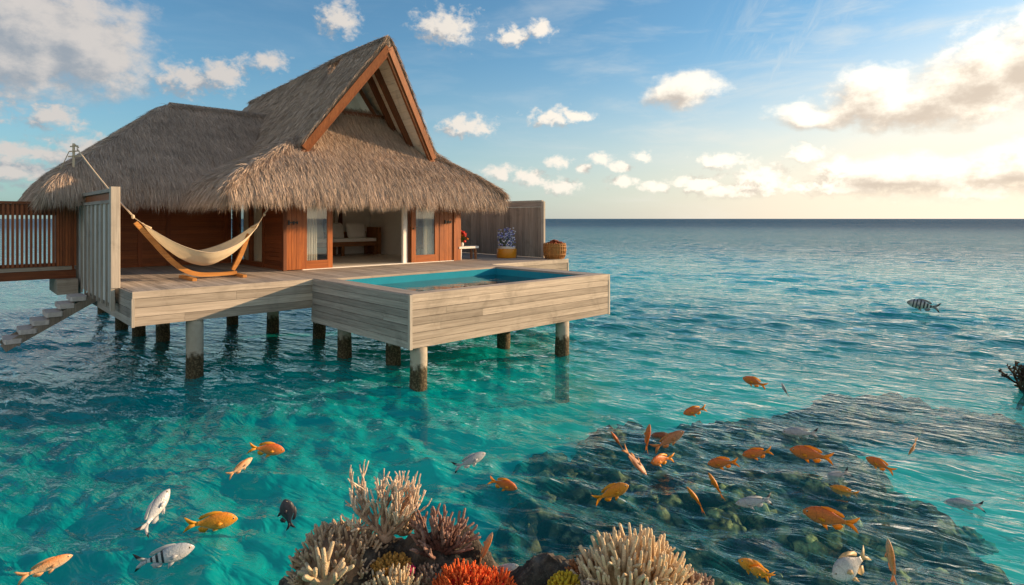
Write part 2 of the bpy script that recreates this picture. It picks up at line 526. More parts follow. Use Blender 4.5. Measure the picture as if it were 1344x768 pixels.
def pool_mats():
    m, T, out = new_mat('pool tile')
    co = T.n('ShaderNodeTexCoord').outputs['Object']
    n = T.noise(co, 3.0, 3.0)
    c = T.mix(n, (0.010, 0.22, 0.34), (0.016, 0.33, 0.46))
    princ(T, out, c, 0.25, 0.5)
    M['pool_wall'] = m
    m, T, out = new_mat('pool water')
    g = T.n('ShaderNodeNewGeometry').outputs['Position']
    h = T.noise(T.vec('MULTIPLY', g, (1, 1, 1)), 3.2, 3.0, 0.5, 0.4)
    bp = T.n('ShaderNodeBump', {'Strength': 0.16, 'Distance': 0.05, 'Height': h})
    fr = T.fresnel(0.02, bp.outputs[0])
    tr = T.n('ShaderNodeBsdfTransparent', {'Color': (0.05, 0.22, 0.28, 1)})
    gl = T.n('ShaderNodeBsdfGlossy', {'Roughness': 0.03, 'Color': (1, 1, 1, 1), 'Normal': bp.outputs[0]})
    mx = T.n('ShaderNodeMixShader', {0: fr})
    T.t.links.new(tr.outputs[0], mx.inputs[1]); T.t.links.new(gl.outputs[0], mx.inputs[2])
    T.t.links.new(mx.outputs[0], out.inputs[0])
    M['pool_water'] = m


pool_mats()

# ------------------------------------------------------------------ sea
RNG = np.random.default_rng(11)
WAVES = []
for i in range(72):
    lam = 0.26*(4.6/0.26)**(i/71.0)
    th = R(58) + RNG.normal()*R(32)
    slope = 0.058*(0.75 + 0.5*RNG.random())*min(1.0, (0.8/lam)**0.95)
    WAVES.append((lam, math.cos(th), math.sin(th), slope*lam/(2*math.pi), RNG.random()*6.283))


def sea_height(x, y, spacing):
    z = np.zeros_like(x)
    for lam, cx, cy, amp, ph in WAVES:
        k = 2*math.pi/lam
        fade = np.clip((lam/np.maximum(spacing, 1e-6) - 1.9)/1.2, 0, 1)
        s = np.sin(k*(cx*x+cy*y) + ph)
        z += amp*fade*(np.exp(0.9*s)-1.21)*0.95
    env = 0.72 + 0.45*np.sin(0.31*x+0.17*y+1.0)*np.sin(0.21*y-0.13*x+0.4)
    return z*env


def grid_mesh(name, X, Y, Z, mat, wrap):
    nr, nc = X.shape
    me = bpy.data.meshes.new(name)
    co = np.stack([X, Y, Z], -1).reshape(-1, 3).astype(np.float32)
    i = np.arange(nr-1)[:, None]; j = np.arange(nc if wrap else nc-1)[None, :]
    j2 = (j+1) % nc
    q = np.stack(np.broadcast_arrays(i*nc+j, i*nc+j2, (i+1)*nc+j2, (i+1)*nc+j), -1).reshape(-1, 4)
    me.vertices.add(len(co)); me.vertices.foreach_set('co', co.ravel())
    me.loops.add(q.size); me.loops.foreach_set('vertex_index', q.ravel().astype(np.int32))
    me.polygons.add(len(q)); me.polygons.foreach_set('loop_start', np.arange(0, q.size, 4, dtype=np.int32))
    me.polygons.foreach_set('use_smooth', np.ones(len(q), dtype=bool))
    me.materials.append(mat)
    me.update(); me.validate()
    o = bpy.data.objects.new(name, me)
    COL.objects.link(o)
    return o


def sea_mat():
    m, T, out = new_mat('sea water')
    g = T.n('ShaderNodeNewGeometry').outputs['Position']
    sp = T.n('ShaderNodeSeparateXYZ', {0: g})
    x, y = sp.outputs[0], sp.outputs[1]
    flat = T.n('ShaderNodeCombineXYZ', {0: x, 1: y, 2: 0.0}).outputs[0]
    r = T.vec('LENGTH', flat)
    # fine ripples below the size of the mesh, and chop far out
    rot = T.n('ShaderNodeVectorRotate', {'Vector': flat, 'Angle': R(32)}).outputs[0]
    n1 = T.noise(T.vec('MULTIPLY', rot, (2.0, 5.5, 1.0)), 1.0, 3.0, 0.55, 0.5)
    n2 = T.noise(T.vec('MULTIPLY', rot, (0.35, 1.1, 1.0)), 1.0, 4.0, 0.6, 0.3)
    n3 = T.noise(T.vec('MULTIPLY', rot, (0.035, 0.12, 1.0)), 1.0, 4.0, 0.6, 0.3)
    h = T.math('MULTIPLY', n1, 0.062)
    h = T.math('ADD', h, T.math('MULTIPLY', n2, T.math('MULTIPLY_ADD', T.smooth(r, 25.0, 90.0), 0.50, 0.10)))
    h = T.math('ADD', h, T.math('MULTIPLY', n3, T.math('MULTIPLY', T.smooth(r, 120.0, 600.0), 6.0)))
    bp = T.n('ShaderNodeBump', {'Strength': 1.0, 'Distance': 1.0, 'Height': h})
    nor = bp.outputs[0]
    fr = T.fresnel(0.02, nor)
    # colour of the water itself: turquoise over sand, deeper blue further out
    big = T.noise(flat, 0.055, 3.0, 0.55)
    wob = T.math('MULTIPLY_ADD', T.math('SUBTRACT', big, 0.5), 9.0, r)
    deep = T.smooth(wob, 20.0, 70.0)
    vdeep = T.smooth(wob, 60.0, 280.0)
    side = T.smooth(T.math('MULTIPLY_ADD', y, 0.25, x), -6.0, 2.5)          # water colour darker to the left, paler to the right
    dcol = T.mix(side, (0.0, 0.25, 0.26), (0.0, 0.43, 0.43))
    dcol = T.mix(deep, dcol, (0.008, 0.17, 0.23))
    dcol = T.mix(vdeep, dcol, (0.007, 0.062, 0.120))
    tcol = T.mix(side, (0.50, 0.88, 0.88), (0.76, 0.96, 0.92))
    df = T.n('ShaderNodeBsdfDiffuse', {'Color': dcol, 'Normal': nor})
    tr = T.n('ShaderNodeBsdfTransparent', {'Color': tcol})
    clear = T.math('MULTIPLY_ADD', T.smooth(T.math('SUBTRACT', x, T.math('MULTIPLY', T.math('SUBTRACT', y, 7.0), 0.25)), -1.2, 1.0), 0.54, 0.34)     # clearer over the reef on the right
    share = T.math('MULTIPLY', clear, T.smooth(r, 34.0, 9.0))
    body = T.n('ShaderNodeMixShader', {0: share})
    T.t.links.new(df.outputs[0], body.inputs[1]); T.t.links.new(tr.outputs[0], body.inputs[2])
    rough = T.math('MULTIPLY_ADD', T.smooth(r, 20.0, 300.0), 0.20, 0.05)
    gl = T.n('ShaderNodeBsdfGlossy', {'Color': (1, 1, 1, 1), 'Roughness': rough, 'Normal': nor})
    mx = T.n('ShaderNodeMixShader', {0: T.math('MULTIPLY', fr, T.math('MULTIPLY_ADD', T.smooth(r, 30.0, 300.0), -0.50, 0.95))})
    T.t.links.new(body.outputs[0], mx.inputs[1]); T.t.links.new(gl.outputs[0], mx.inputs[2])
    T.t.links.new(mx.outputs[0], out.inputs[0])
    return m


def sand_mat():
    m, T, out = new_mat('pale sea sand')
    g = T.n('ShaderNodeNewGeometry').outputs['Position']
    n = T.noise(g, 0.45, 5.0, 0.6)
    n2 = T.noise(g, 2.2, 4.0, 0.6)
    c = T.mix(T.smooth(n, 0.50, 0.68), (0.04, 0.64, 0.62), (0.035, 0.47, 0.46))
    c = T.mix(T.smooth(n2, 0.62, 0.72), c, (0.05, 0.30, 0.28))
    princ(T, out, c, 0.9, 0.1)
    return m


def reef_mat():
    m, T, out = new_mat('reef')
    g = T.n('ShaderNodeNewGeometry').outputs['Position']
    n = T.noise(g, 1.4, 4.0, 0.6)
    n2 = T.noise(g, 9.0, 5.0, 0.65)
    vo = T.n('ShaderNodeTexVoronoi', {'Vector': g, 'Scale': 5.0}).outputs[0]
    c = T.mix(T.smooth(n, 0.40, 0.62), (0.040, 0.036, 0.030), (0.21, 0.17, 0.095))
    c = T.mix(T.smooth(n2, 0.5, 0.72), c, (0.40, 0.38, 0.22))
    hz = T.n('ShaderNodeSeparateXYZ', {0: g}).outputs[2]
    c = T.mix(T.math('MULTIPLY', T.smooth(hz, -0.72, -0.36), T.smooth(n2, 0.35, 0.6)), c, (0.56, 0.50, 0.22))
    c = T.mix(T.smooth(vo, 0.35, 0.6), c, (0.025, 0.025, 0.022))
    low = T.math('MULTIPLY_ADD', T.math('SUBTRACT', n2, 0.5), 0.35, T.math('MULTIPLY_ADD', T.math('SUBTRACT', n, 0.5), 0.5, hz))
    c = T.mix(T.smooth(low, -0.78, -1.08), c, (0.04, 0.38, 0.37))          # sand and rubble round its foot
    princ(T, out, c, 0.9, 0.1, n2, 0.8, 0.06)
    return m


M['sea'] = sea_mat(); M['sand'] = sand_mat(); M['reef'] = reef_mat()


def build_sea():
    rows = [0.6]
    while rows[-1] < 12000.0:
        rows.append(rows[-1]*(1.0085 if rows[-1] > 3.0 else 1.05) + 0.0)
    rr = np.array(rows)
    a = np.concatenate([np.linspace(-math.pi, R(-58), 60, endpoint=False), np.linspace(R(-58), R(58), 740, endpoint=False), np.linspace(R(58), math.pi, 60, endpoint=False)])
    A, RR = np.meshgrid(a, rr)
    X = RR*np.sin(A); Y = RR*np.cos(A)
    da = np.gradient(a)[None, :]
    sp = np.maximum(RR*0.0085, RR*da)
    Z = sea_height(X, Y, sp)
    Z[0] = 0
    o = grid_mesh('water', X, Y, Z, M['sea'], True)
    tag(o, kind='structure')
    # the hole under the camera is closed by a small disc of the same water
    mb = MB(); mb.smooth = True
    mb.add([(0.6*math.sin(t), 0.6*math.cos(t), 0.0) for t in a], [tuple(range(len(a)-1, -1, -1))])
    # sand
    rs = np.array([0.5, 3, 6, 9, 12, 16, 22, 30, 45, 70, 120, 300, 1500, 12500.0])
    aa = np.linspace(-math.pi, math.pi, 72, endpoint=False)
    A, RR = np.meshgrid(aa, rs)
    X = RR*np.sin(A); Y = RR*np.cos(A)
    Z = -0.98 - 0.05*np.sin(X*0.5)*np.cos(Y*0.4) - np.clip((RR-14)/60, 0, 1)*3.0
    s = grid_mesh('seabed', X, Y, Z, M['sand'], True)
    tag(s, kind='structure')


build_sea()


def fbm_grid(X, Y, scale, octv, seed):
    out = np.zeros_like(X)
    for i in range(X.shape[0]):
        for j in range(X.shape[1]):
            out[i, j] = mnoise.fractal(Vector((X[i, j]*scale, Y[i, j]*scale, seed)), 0.9, 2.1, octv)
    return out


def seg_blob(X, Y, pts):
    """union of soft discs (x, y, radius): 1 inside, 0 outside"""
    d = np.full_like(X, 9.0)
    for cx, cy, rx, ry in pts:
        d = np.minimum(d, np.hypot((X-cx)/rx, (Y-cy)/ry))
    return d


def build_reef():
    xs = np.linspace(-1.6, 10.5, 230); ys = np.linspace(3.4, 17.0, 230)
    X, Y = np.meshgrid(xs, ys)
    big = fbm_grid(X, Y, 0.62, 4, 5.9)
    med = fbm_grid(X, Y, 2.1, 4, 8.1)
    lump = np.zeros_like(X)
    for i in range(X.shape[0]):
        for j in range(X.shape[1]):
            d = mnoise.voronoi(Vector((X[i, j]*1.55, Y[i, j]*1.55, 0.5)))[0]
            d2 = mnoise.voronoi(Vector((X[i, j]*3.9, Y[i, j]*3.9, 2.5)))[0]
            lump[i, j] = max(0.0, 0.75-d[0]) + 0.35*max(0.0, 0.7-d2[0])
    shape = [(1.25, 8.6, 1.15, 0.75), (2.3, 8.0, 1.3, 1.0), (0.75, 7.7, 0.65, 0.45), (3.3, 9.9, 1.3, 0.8), (4.6, 10.9, 1.2, 0.7), (3.4, 8.3, 1.4, 1.1),
             (4.6, 9.2, 1.2, 0.8), (2.4, 6.7, 1.5, 0.9), (1.0, 6.3, 0.9, 0.55), (0.5, 6.0, 0.55, 0.5), (3.6, 6.9, 1.3, 0.9), (2.7, 5.6, 1.5, 0.8), (3.9, 5.6, 1.0, 0.7),
             (1.2, 5.2, 1.3, 0.6), (4.9, 7.4, 0.7, 0.5), (6.2, 11.6, 1.1, 0.5), (7.6, 12.4, 1.2, 0.5), (8.6, 11.0, 0.8, 0.35), (0.05, 7.0, 0.28, 0.2), (-0.15, 6.2, 0.22, 0.2), (5.2, 6.0, 0.5, 0.35)]
    d = seg_blob(X, Y, shape) + 0.60*big + 0.42*med - 0.10
    t = np.clip((1.46-d)/0.75, 0, 1); t = t*t*(3-2*t)
    top = -0.80 + 0.62*lump + 0.16*med + 0.16*big
    far = np.clip((np.hypot(X, Y)-7.0)/4.0, 0, 1)
    top = top*(1-far) + (-0.80 + 0.22*lump + 0.08*med)*far
    Z = np.minimum(-1.25*(1-t) + top*t, -0.14)
    o = grid_mesh('reef', X, Y, Z, M['reef'], False)
    # rounded coral heads over the reef and along its rim
    rr = random.Random(41)
    mb = MB(); mb.smooth = True
    cand = [(i, j) for i in range(X.shape[0]) for j in range(X.shape[1]) if t[i, j] > 0.12]
    rim = [(i, j) for (i, j) in cand if t[i, j] < 0.6]
    for k in range(330):
        i, j = rr.choice(rim if k % 2 else cand)
        s = rr.uniform(0.07, 0.26)*(1.25 if rr.random() < 0.2 else 0.8)
        z = max(min(float(Z[i, j])+s*0.15, -0.12-s*0.55), -1.0)
        mb.blob((X[i, j], Y[i, j], z), (s*rr.uniform(0.8, 1.4), s*rr.uniform(0.8, 1.4), s*rr.uniform(0.45, 0.8)), 0.45, 2.4, 3, k*1.3, rr.random())
    import bmesh
    bm = bmesh.new(); bm.from_mesh(o.data)
    flat = [f for f in bm.faces if max(v.co.z for v in f.verts) < -1.245]
    bmesh.ops.delete(bm, geom=flat, context='FACES')
    tmp = mb.build('reef', M['reef'], world=True)
    bm.from_mesh(tmp.data)
    bm.to_mesh(o.data); bm.free()
    bpy.data.objects.remove(tmp)
    tag(o, kind='structure')


build_reef()

# ------------------------------------------------------------------ deck, pool, pilings
RND = random.Random(5)
DZ = 1.745


def boards(mb, axis, fixed, a0, a1, z0, z1, n, thick, out, seed, breaks=0.0):
    """horizontal cladding of n boards; axis 'x': face at y=fixed, boards run along x; out = -1/+1 direction the face looks"""
    r = random.Random(seed)
    h = (z1-z0)/n
    for i in range(n):
        zz0, zz1 = z0+i*h+0.004, z0+(i+1)*h-0.004
        cuts = [a0] + sorted(r.uniform(a0+0.6, a1-0.6) for _ in range(1 if r.random() < breaks else 0)) + [a1]
        for c0, c1 in zip(cuts[:-1], cuts[1:]):
            t = r.random()
            j = r.uniform(0, 0.004)
            f0, f1 = sorted((fixed+out*j, fixed-out*thick))
            if axis == 'x': mb.box(c0+0.0015, c1-0.0015, f0, f1, zz0, zz1, t)
            else: mb.box(f0, f1, c0+0.0015, c1-0.0015, zz0, zz1, t)


def build_deck():
    root = thing('wooden_deck', 'broad weathered grey timber deck round the thatched villa', 'deck', (-3.45, 3.85, 1.2))
    r = random.Random(2)
    mb = MB()
    x = -3.40
    w = 0.118
    while x < 9.06:
        y0 = 3.90 if x < 5.72 else 4.34
        cuts = [y0]
        if r.random() < 0.6: cuts.append(r.uniform(y0+0.8, 8.0))
        cuts.append(10.6)
        for c0, c1 in zip(cuts[:-1], cuts[1:]):
            mb.box(x, min(x+w-0.008, 9.10), c0+0.002, c1-0.002, DZ-0.035, DZ + r.uniform(-0.002, 0.002), r.random())
        x += w
    mb.build('deck_boards', M['deck'], root)
    mb = MB()
    for yy in (5.2, 6.4, 7.6, 8.8, 10.0): mb.box(-3.36, 9.02, yy, yy+0.09, DZ-0.24, DZ-0.036, 0.2)
    mb.box(-3.30, 9.0, 4.36, 10.55, DZ-0.30, DZ-0.245, 0.1)
    mb.build('joist', M['clad'], root)
    mb = MB()
    mb.box(-3.445, 0.0, 3.842, 3.90, DZ-0.115, DZ+0.012, 0.75, 0.004)
    boards(mb, 'x', 3.85, -3.40, 0.0, DZ-0.63, DZ-0.12, 3, 0.04, -1, 4, 0.5)
    mb.box(-3.39, -0.02, 3.895, 3.91, DZ-0.62, DZ-0.12, 0.0)
    mb.build('front_fascia', M['clad'], root)
    mb = MB()
    mb.box(5.75, 9.14, 4.282, 4.335, DZ-0.115, DZ+0.012, 0.75, 0.004)
    boards(mb, 'x', 4.29, 5.75, 9.08, DZ-0.63, DZ-0.12, 3, 0.04, -1, 9, 0.5)
    mb.build('front_fascia', M['clad'], root)
    mb = MB()
    boards(mb, 'y', -3.45, 3.90, 8.6, DZ-0.63, DZ+0.0, 4, 0.04, -1, 6)
    mb.build('side_fascia', M['clad_side'], root)
    mb = MB()
    boards(mb, 'y', 9.14, 4.34, 10.6, DZ-0.63, DZ+0.0, 4, 0.035, 1, 7)
    mb.build('side_fascia', M['clad_side'], root)
    mb = MB()
    mb.box(-3.458, -3.402, 3.838, 3.90, DZ-0.64, DZ-0.118, 0.9, 0.004)
    mb.build('corner_trim', M['grey_post'], root)
    mb = MB()
    mb.box(9.085, 9.148, 4.276, 4.335, DZ-0.64, DZ-0.118, 0.9, 0.004)
    mb.build('corner_trim', M['grey_post'], root)


build_deck()


def build_pool():
    root = thing('plunge_pool', 'raised blue plunge pool clad in weathered grey boards', 'pool', (0.0, 0.0, 0.8))
    X1, Y1, T0, B0 = 5.72, 3.895, 1.757, 0.80
    mb = MB()
    boards(mb, 'x', 0.0, 0.055, X1-0.05, B0, T0-0.135, 6, 0.04, -1, 21, 0.75)
    mb.build('front_cladding', M['clad'], root)
    mb = MB()
    boards(mb, 'y', 0.0, 0.055, Y1, B0, T0-0.005, 7, 0.04, -1, 23, 0.2)
    mb.build('side_cladding', M['clad_side'], root)
    mb = MB()
    boards(mb, 'y', X1, 0.055, Y1, B0, T0-0.005, 7, 0.04, 1, 24, 0.2)
    mb.build('side_cladding', M['clad_side'], root)
    mb = MB()
    mb.box(-0.012, 0.052, -0.012, 0.052, B0-0.012, T0-0.001, 0.85, 0.005)
    mb.build('corner_trim', M['grey_post'], root)
    mb = MB()
    mb.box(X1-0.048, X1+0.012, -0.012, 0.052, B0-0.012, T0-0.001, 0.85, 0.005)
    mb.build('corner_trim', M['grey_post'], root)
    mb = MB()   # rim
    ix0, ix1, iy0, iy1 = 0.40, 5.22, 0.26, 3.55
    zz0, zz1 = T0-0.045, T0
    mb.box(0.054, X1-0.05, 0.012, iy0, zz0, zz1+0.006, 0.8)
    mb.box(0.054, X1-0.05, -0.008, 0.010, T0-0.132, zz1+0.004, 0.9)
    mb.build('rim', M['clad'], root)
    mb = MB()
    mb.box(0.054, X1-0.05, iy1, Y1-0.002, zz0, zz1+0.004, 0.7)
    mb.build('rim', M['clad'], root)
    mb = MB()
    mb.box(0.044, ix0, iy0+0.002, iy1-0.002, zz0, zz1, 0.6)
    mb.build('rim', M['clad_side'], root)
    mb = MB()
    mb.box(ix1, X1-0.044, iy0+0.002, iy1-0.002, zz0, zz1, 0.6)
    mb.build('rim', M['clad_side'], root)
    mb = MB()
    t = 0.04
    zb = B0+0.06
    mb.box(ix0-t, ix0, iy0-t, iy1+t, zb, zz0-0.001)
    mb.box(ix1, ix1+t, iy0-t, iy1+t, zb, zz0-0.001)
    mb.box(ix0+0.001, ix1-0.001, iy0-t, iy0, zb, zz0-0.001)
    mb.box(ix0+0.001, ix1-0.001, iy1, iy1+t, zb, zz0-0.001)
    mb.box(ix0+0.001, ix1-0.001, iy0+0.001, iy1-0.001, zb, zb+0.05)
    # floor that closes the box below
    mb.build('basin', M['pool_wall'], root)
    mb = MB()
    mb.box(0.04, X1-0.05, 0.05, Y1, B0-0.002, B0+0.05, 0.2)
    mb.build('underside', M['clad'], root)
    mb = MB()
    z = T0-0.215
    mb.add([(ix0, iy0, z), (ix1, iy0, z), (ix1, iy1, z), (ix0, iy1, z)], [(0, 1, 2, 3)])
    mb.build('water', M['pool_water'], root)


build_pool()

PILINGS = [
    (0.30, 0.17, 0.80, 'tall stained concrete piling under the near corner of the plunge pool'),
    (4.20, 0.17, 0.80, 'stained concrete piling under the far right end of the pool front'),
    (-2.35, 4.02, 1.16, 'pale concrete piling under the front edge of the hammock deck'),
    (-1.92, 8.27, 1.40, 'short dark based piling left of the pale piling under the hammock deck'),
    (0.55, 7.46, 1.40, 'dark piling under the villa between the pale deck piling and the pool'),
    (1.14, 5.90, 1.40, 'dark piling just left of the pool box where it meets the deck'),
    (0.62, 3.55, 0.82, 'dark piling below the rear left corner of the pool box'),
    (1.08, 2.25, 0.80, 'dark piling half hidden below the middle of the pool side'),
    (3.88, 1.78, 0.80, 'piling seen under the pool front between its two end pilings'),
    (-2.30, 11.10, 1.40, 'distant dark piling below the deck beside the pale board panel'),
    (0.20, 9.58, 1.40, 'small distant dark piling in the shade under the middle of the villa deck'),
    (-2.17, 14.70, 1.40, 'farthest dark piling, just right of the stairs'),
    (-2.19, 9.55, 1.40, 'dark piling under the deck corner between the stairs and the pale piling'),
    (8.60, 5.20, 1.20, 'hidden piling under the far right deck corner behind the pool'),
]


def build_pilings():
    for i, (x, y, top, lab) in enumerate(PILINGS):
        if i == 13: continue
        mb = MB(); mb.smooth = True
        prof = []
        r0 = 0.155
        zz = np.linspace(-1.9, top, 22)
        n = 20
        vs, fs = [], []
        for k, z in enumerate(zz):
            for j in range(n):
                a = 2*math.pi*j/n
                rr = r0*(1 + 0.05*mnoise.noise(Vector((math.cos(a)*1.4+i*3.1, math.sin(a)*1.4, z*2.5))))
                if z < 0.35: rr *= 1.03 + 0.07*mnoise.noise(Vector((math.cos(a)*4+i, math.sin(a)*4, z*7)))
                vs.append((x+rr*math.cos(a), y+rr*math.sin(a), z))
        for k in range(len(zz)-1):
            for j in range(n): fs.append((k*n+j, k*n+(j+1) % n, (k+1)*n+(j+1) % n, (k+1)*n+j))
        fs.append(tuple((len(zz)-1)*n+j for j in range(n)))
        mb.add(vs, fs)
        mb.build('piling', M['piling'], base=(x, y, 0.0), label=lab, cat='piling', group='concrete pilings under the villa')


build_pilings()

# ------------------------------------------------------------------ left side: panel, walkway, railing, stairs


def build_left():
    root = thing('privacy_screen', 'tall pale blue grey board screen at the left end of the deck', 'screen', (-3.55, 4.9, 1.3))
    mb = MB()
    x0 = -3.55
    r = random.Random(8)
    y = 5.02
    while y < 9.1:
        mb.box(x0, x0+0.028, y+0.003, min(y+0.50, 9.15), 1.42, 3.40, r.random())
        y += 0.505
    mb.build('boards', M['pale_panel'], root)
    mb = MB()
    for k in range(1, 8):
        yy = 5.02+0.505*k
        mb.box(x0-0.036, x0-0.001, yy-0.035, yy+0.035, 1.34, 3.402, r.random())
        mb.build('batten', M['grey_post'], root); mb = MB()
    mb = MB()
    mb.box(x0-0.042, x0+0.012, 5.02, 9.14, 3.405, 3.47, 0.5)
    mb.build('cross_rail', M['clad_side'], root)
    mb = MB()
    mb.box(x0-0.05, x0+0.035, 4.98, 9.2, 3.62, 3.69, 0.6)
    mb.build('cross_rail', M['clad_side'], root)
    mb = MB()
    mb.box(x0+0.002, x0+0.022, 5.02, 9.14, 3.473, 3.618, 0.9)
    mb.build('top_board', M['barge'], root)
    mb = MB()
    mb.box(x0-0.06, x0+0.10, 4.84, 4.985, 1.75, 3.72, 0.95, 0.008)
    mb.build('post', M['grey_post'], root)
    mb = MB()
    mb.box(x0-0.06, x0+0.05, 9.21, 9.32, 1.22, 3.66, 0.7, 0.006)
    mb.build('post', M['grey_post'], root)
    mb = MB()
    mb.box(x0-0.055, x0+0.02, 4.88, 5.01, 1.30, 1.748, 0.8, 0.006)
    mb.build('post', M['grey_post'], root)

    # walkway behind the railing
    root = thing('walkway', 'timber walkway running off to the left behind the slatted railing', 'walkway', (-9.0, 9.1, 1.6))
    mb = MB()
    x = -9.0
    while x < -3.7:
        mb.box(x, x+0.13, 9.10, 10.8, 1.80, 1.84, r.random())
        x += 0.14
    mb.build('walkway_boards', M['deck'], root)
    mb = MB()
    mb.box(-9.0, -3.70, 9.03, 9.098, 1.865, 1.955, 0.6)
    mb.build('edge_board', M['clad'], root)
    mb = MB()
    mb.box(-9.0, -3.62, 9.045, 9.096, 1.66, 1.862, 0.35)
    mb.build('side_beam', M['rail_x'], root)

    root = thing('slatted_railing', 'red brown slatted timber railing on the walkway at far left', 'railing', (-9.0, 9.0, 1.95))
    mb = MB()
    mb.box(-9.0, -3.62, 8.95, 9.09, 3.44, 3.50, 0.7, 0.006)
    mb.build('top_rail', M['rail_x'], root)
    mb = MB()
    mb.box(-9.0, -3.62, 9.035, 9.065, 1.958, 2.04, 0.5)
    mb.box(-9.0, -3.62, 9.03, 9.07, 3.18, 3.438, 0.3)
    mb.build('cross_rail', M['rail_x'], root)
    mb = MB()
    x = -8.98
    while x < -3.66:
        mb.box(x, x+0.048, 8.99, 9.028, 1.96, 3.438, r.random())
        x += 0.083 if x < -4.05 else 0.056
    mb.build('slats', M['rail'], root)
    mb = MB()
    mb.box(-4.02, -3.64, 9.032, 9.064, 2.042, 3.178, 0.35)
    mb.build('end_board', M['rail'], root)
    mb = MB()
    for x in (-8.2, -6.4):
        mb = MB()
        mb.box(x, x+0.09, 9.072, 9.16, 1.842, 3.437, 0.5)
        mb.build('post', M['rail'], root)

    root = thing('boarding_stairs', 'weathered open timber steps going down to the sea beside the board screen', 'stairs', (-4.2, 7.3, 0.5))
    st = [(-4.88, 0.60), (-4.64, 0.775), (-4.42, 0.93), (-4.20, 1.085), (-3.98, 1.24), (-3.77, 1.385)]
    for i, (x, z) in enumerate(st):
        mb = MB()
        dy = r.uniform(-0.03, 0.03)
        mb.box(x-0.17, x+0.13, 7.25+dy, 7.95+dy, z-0.10, z, 0.6+0.4*r.random(), 0.03)
        mb.box(x+0.06, x+0.10, 7.33, 7.85, z-0.17, z-0.087, 0.2)
        mb.build('tread', M['stone'], root)
    for y in (7.30, 7.86):
        mb = MB()
        mb.bar((-5.06, y, 0.42), (-3.50, y, 1.33), 0.055, 0.17, tint=0.05)
        mb.build('stringer', M['siding_y'] if False else M['grey_fence'], root)
    mb = MB()
    mb.box(-4.02, -3.62, 8.7, 10.2, 1.30, 1.655, 0.4)
    mb.build('landing', M['clad'], root)


build_left()

# ------------------------------------------------------------------ right side fence and deck things


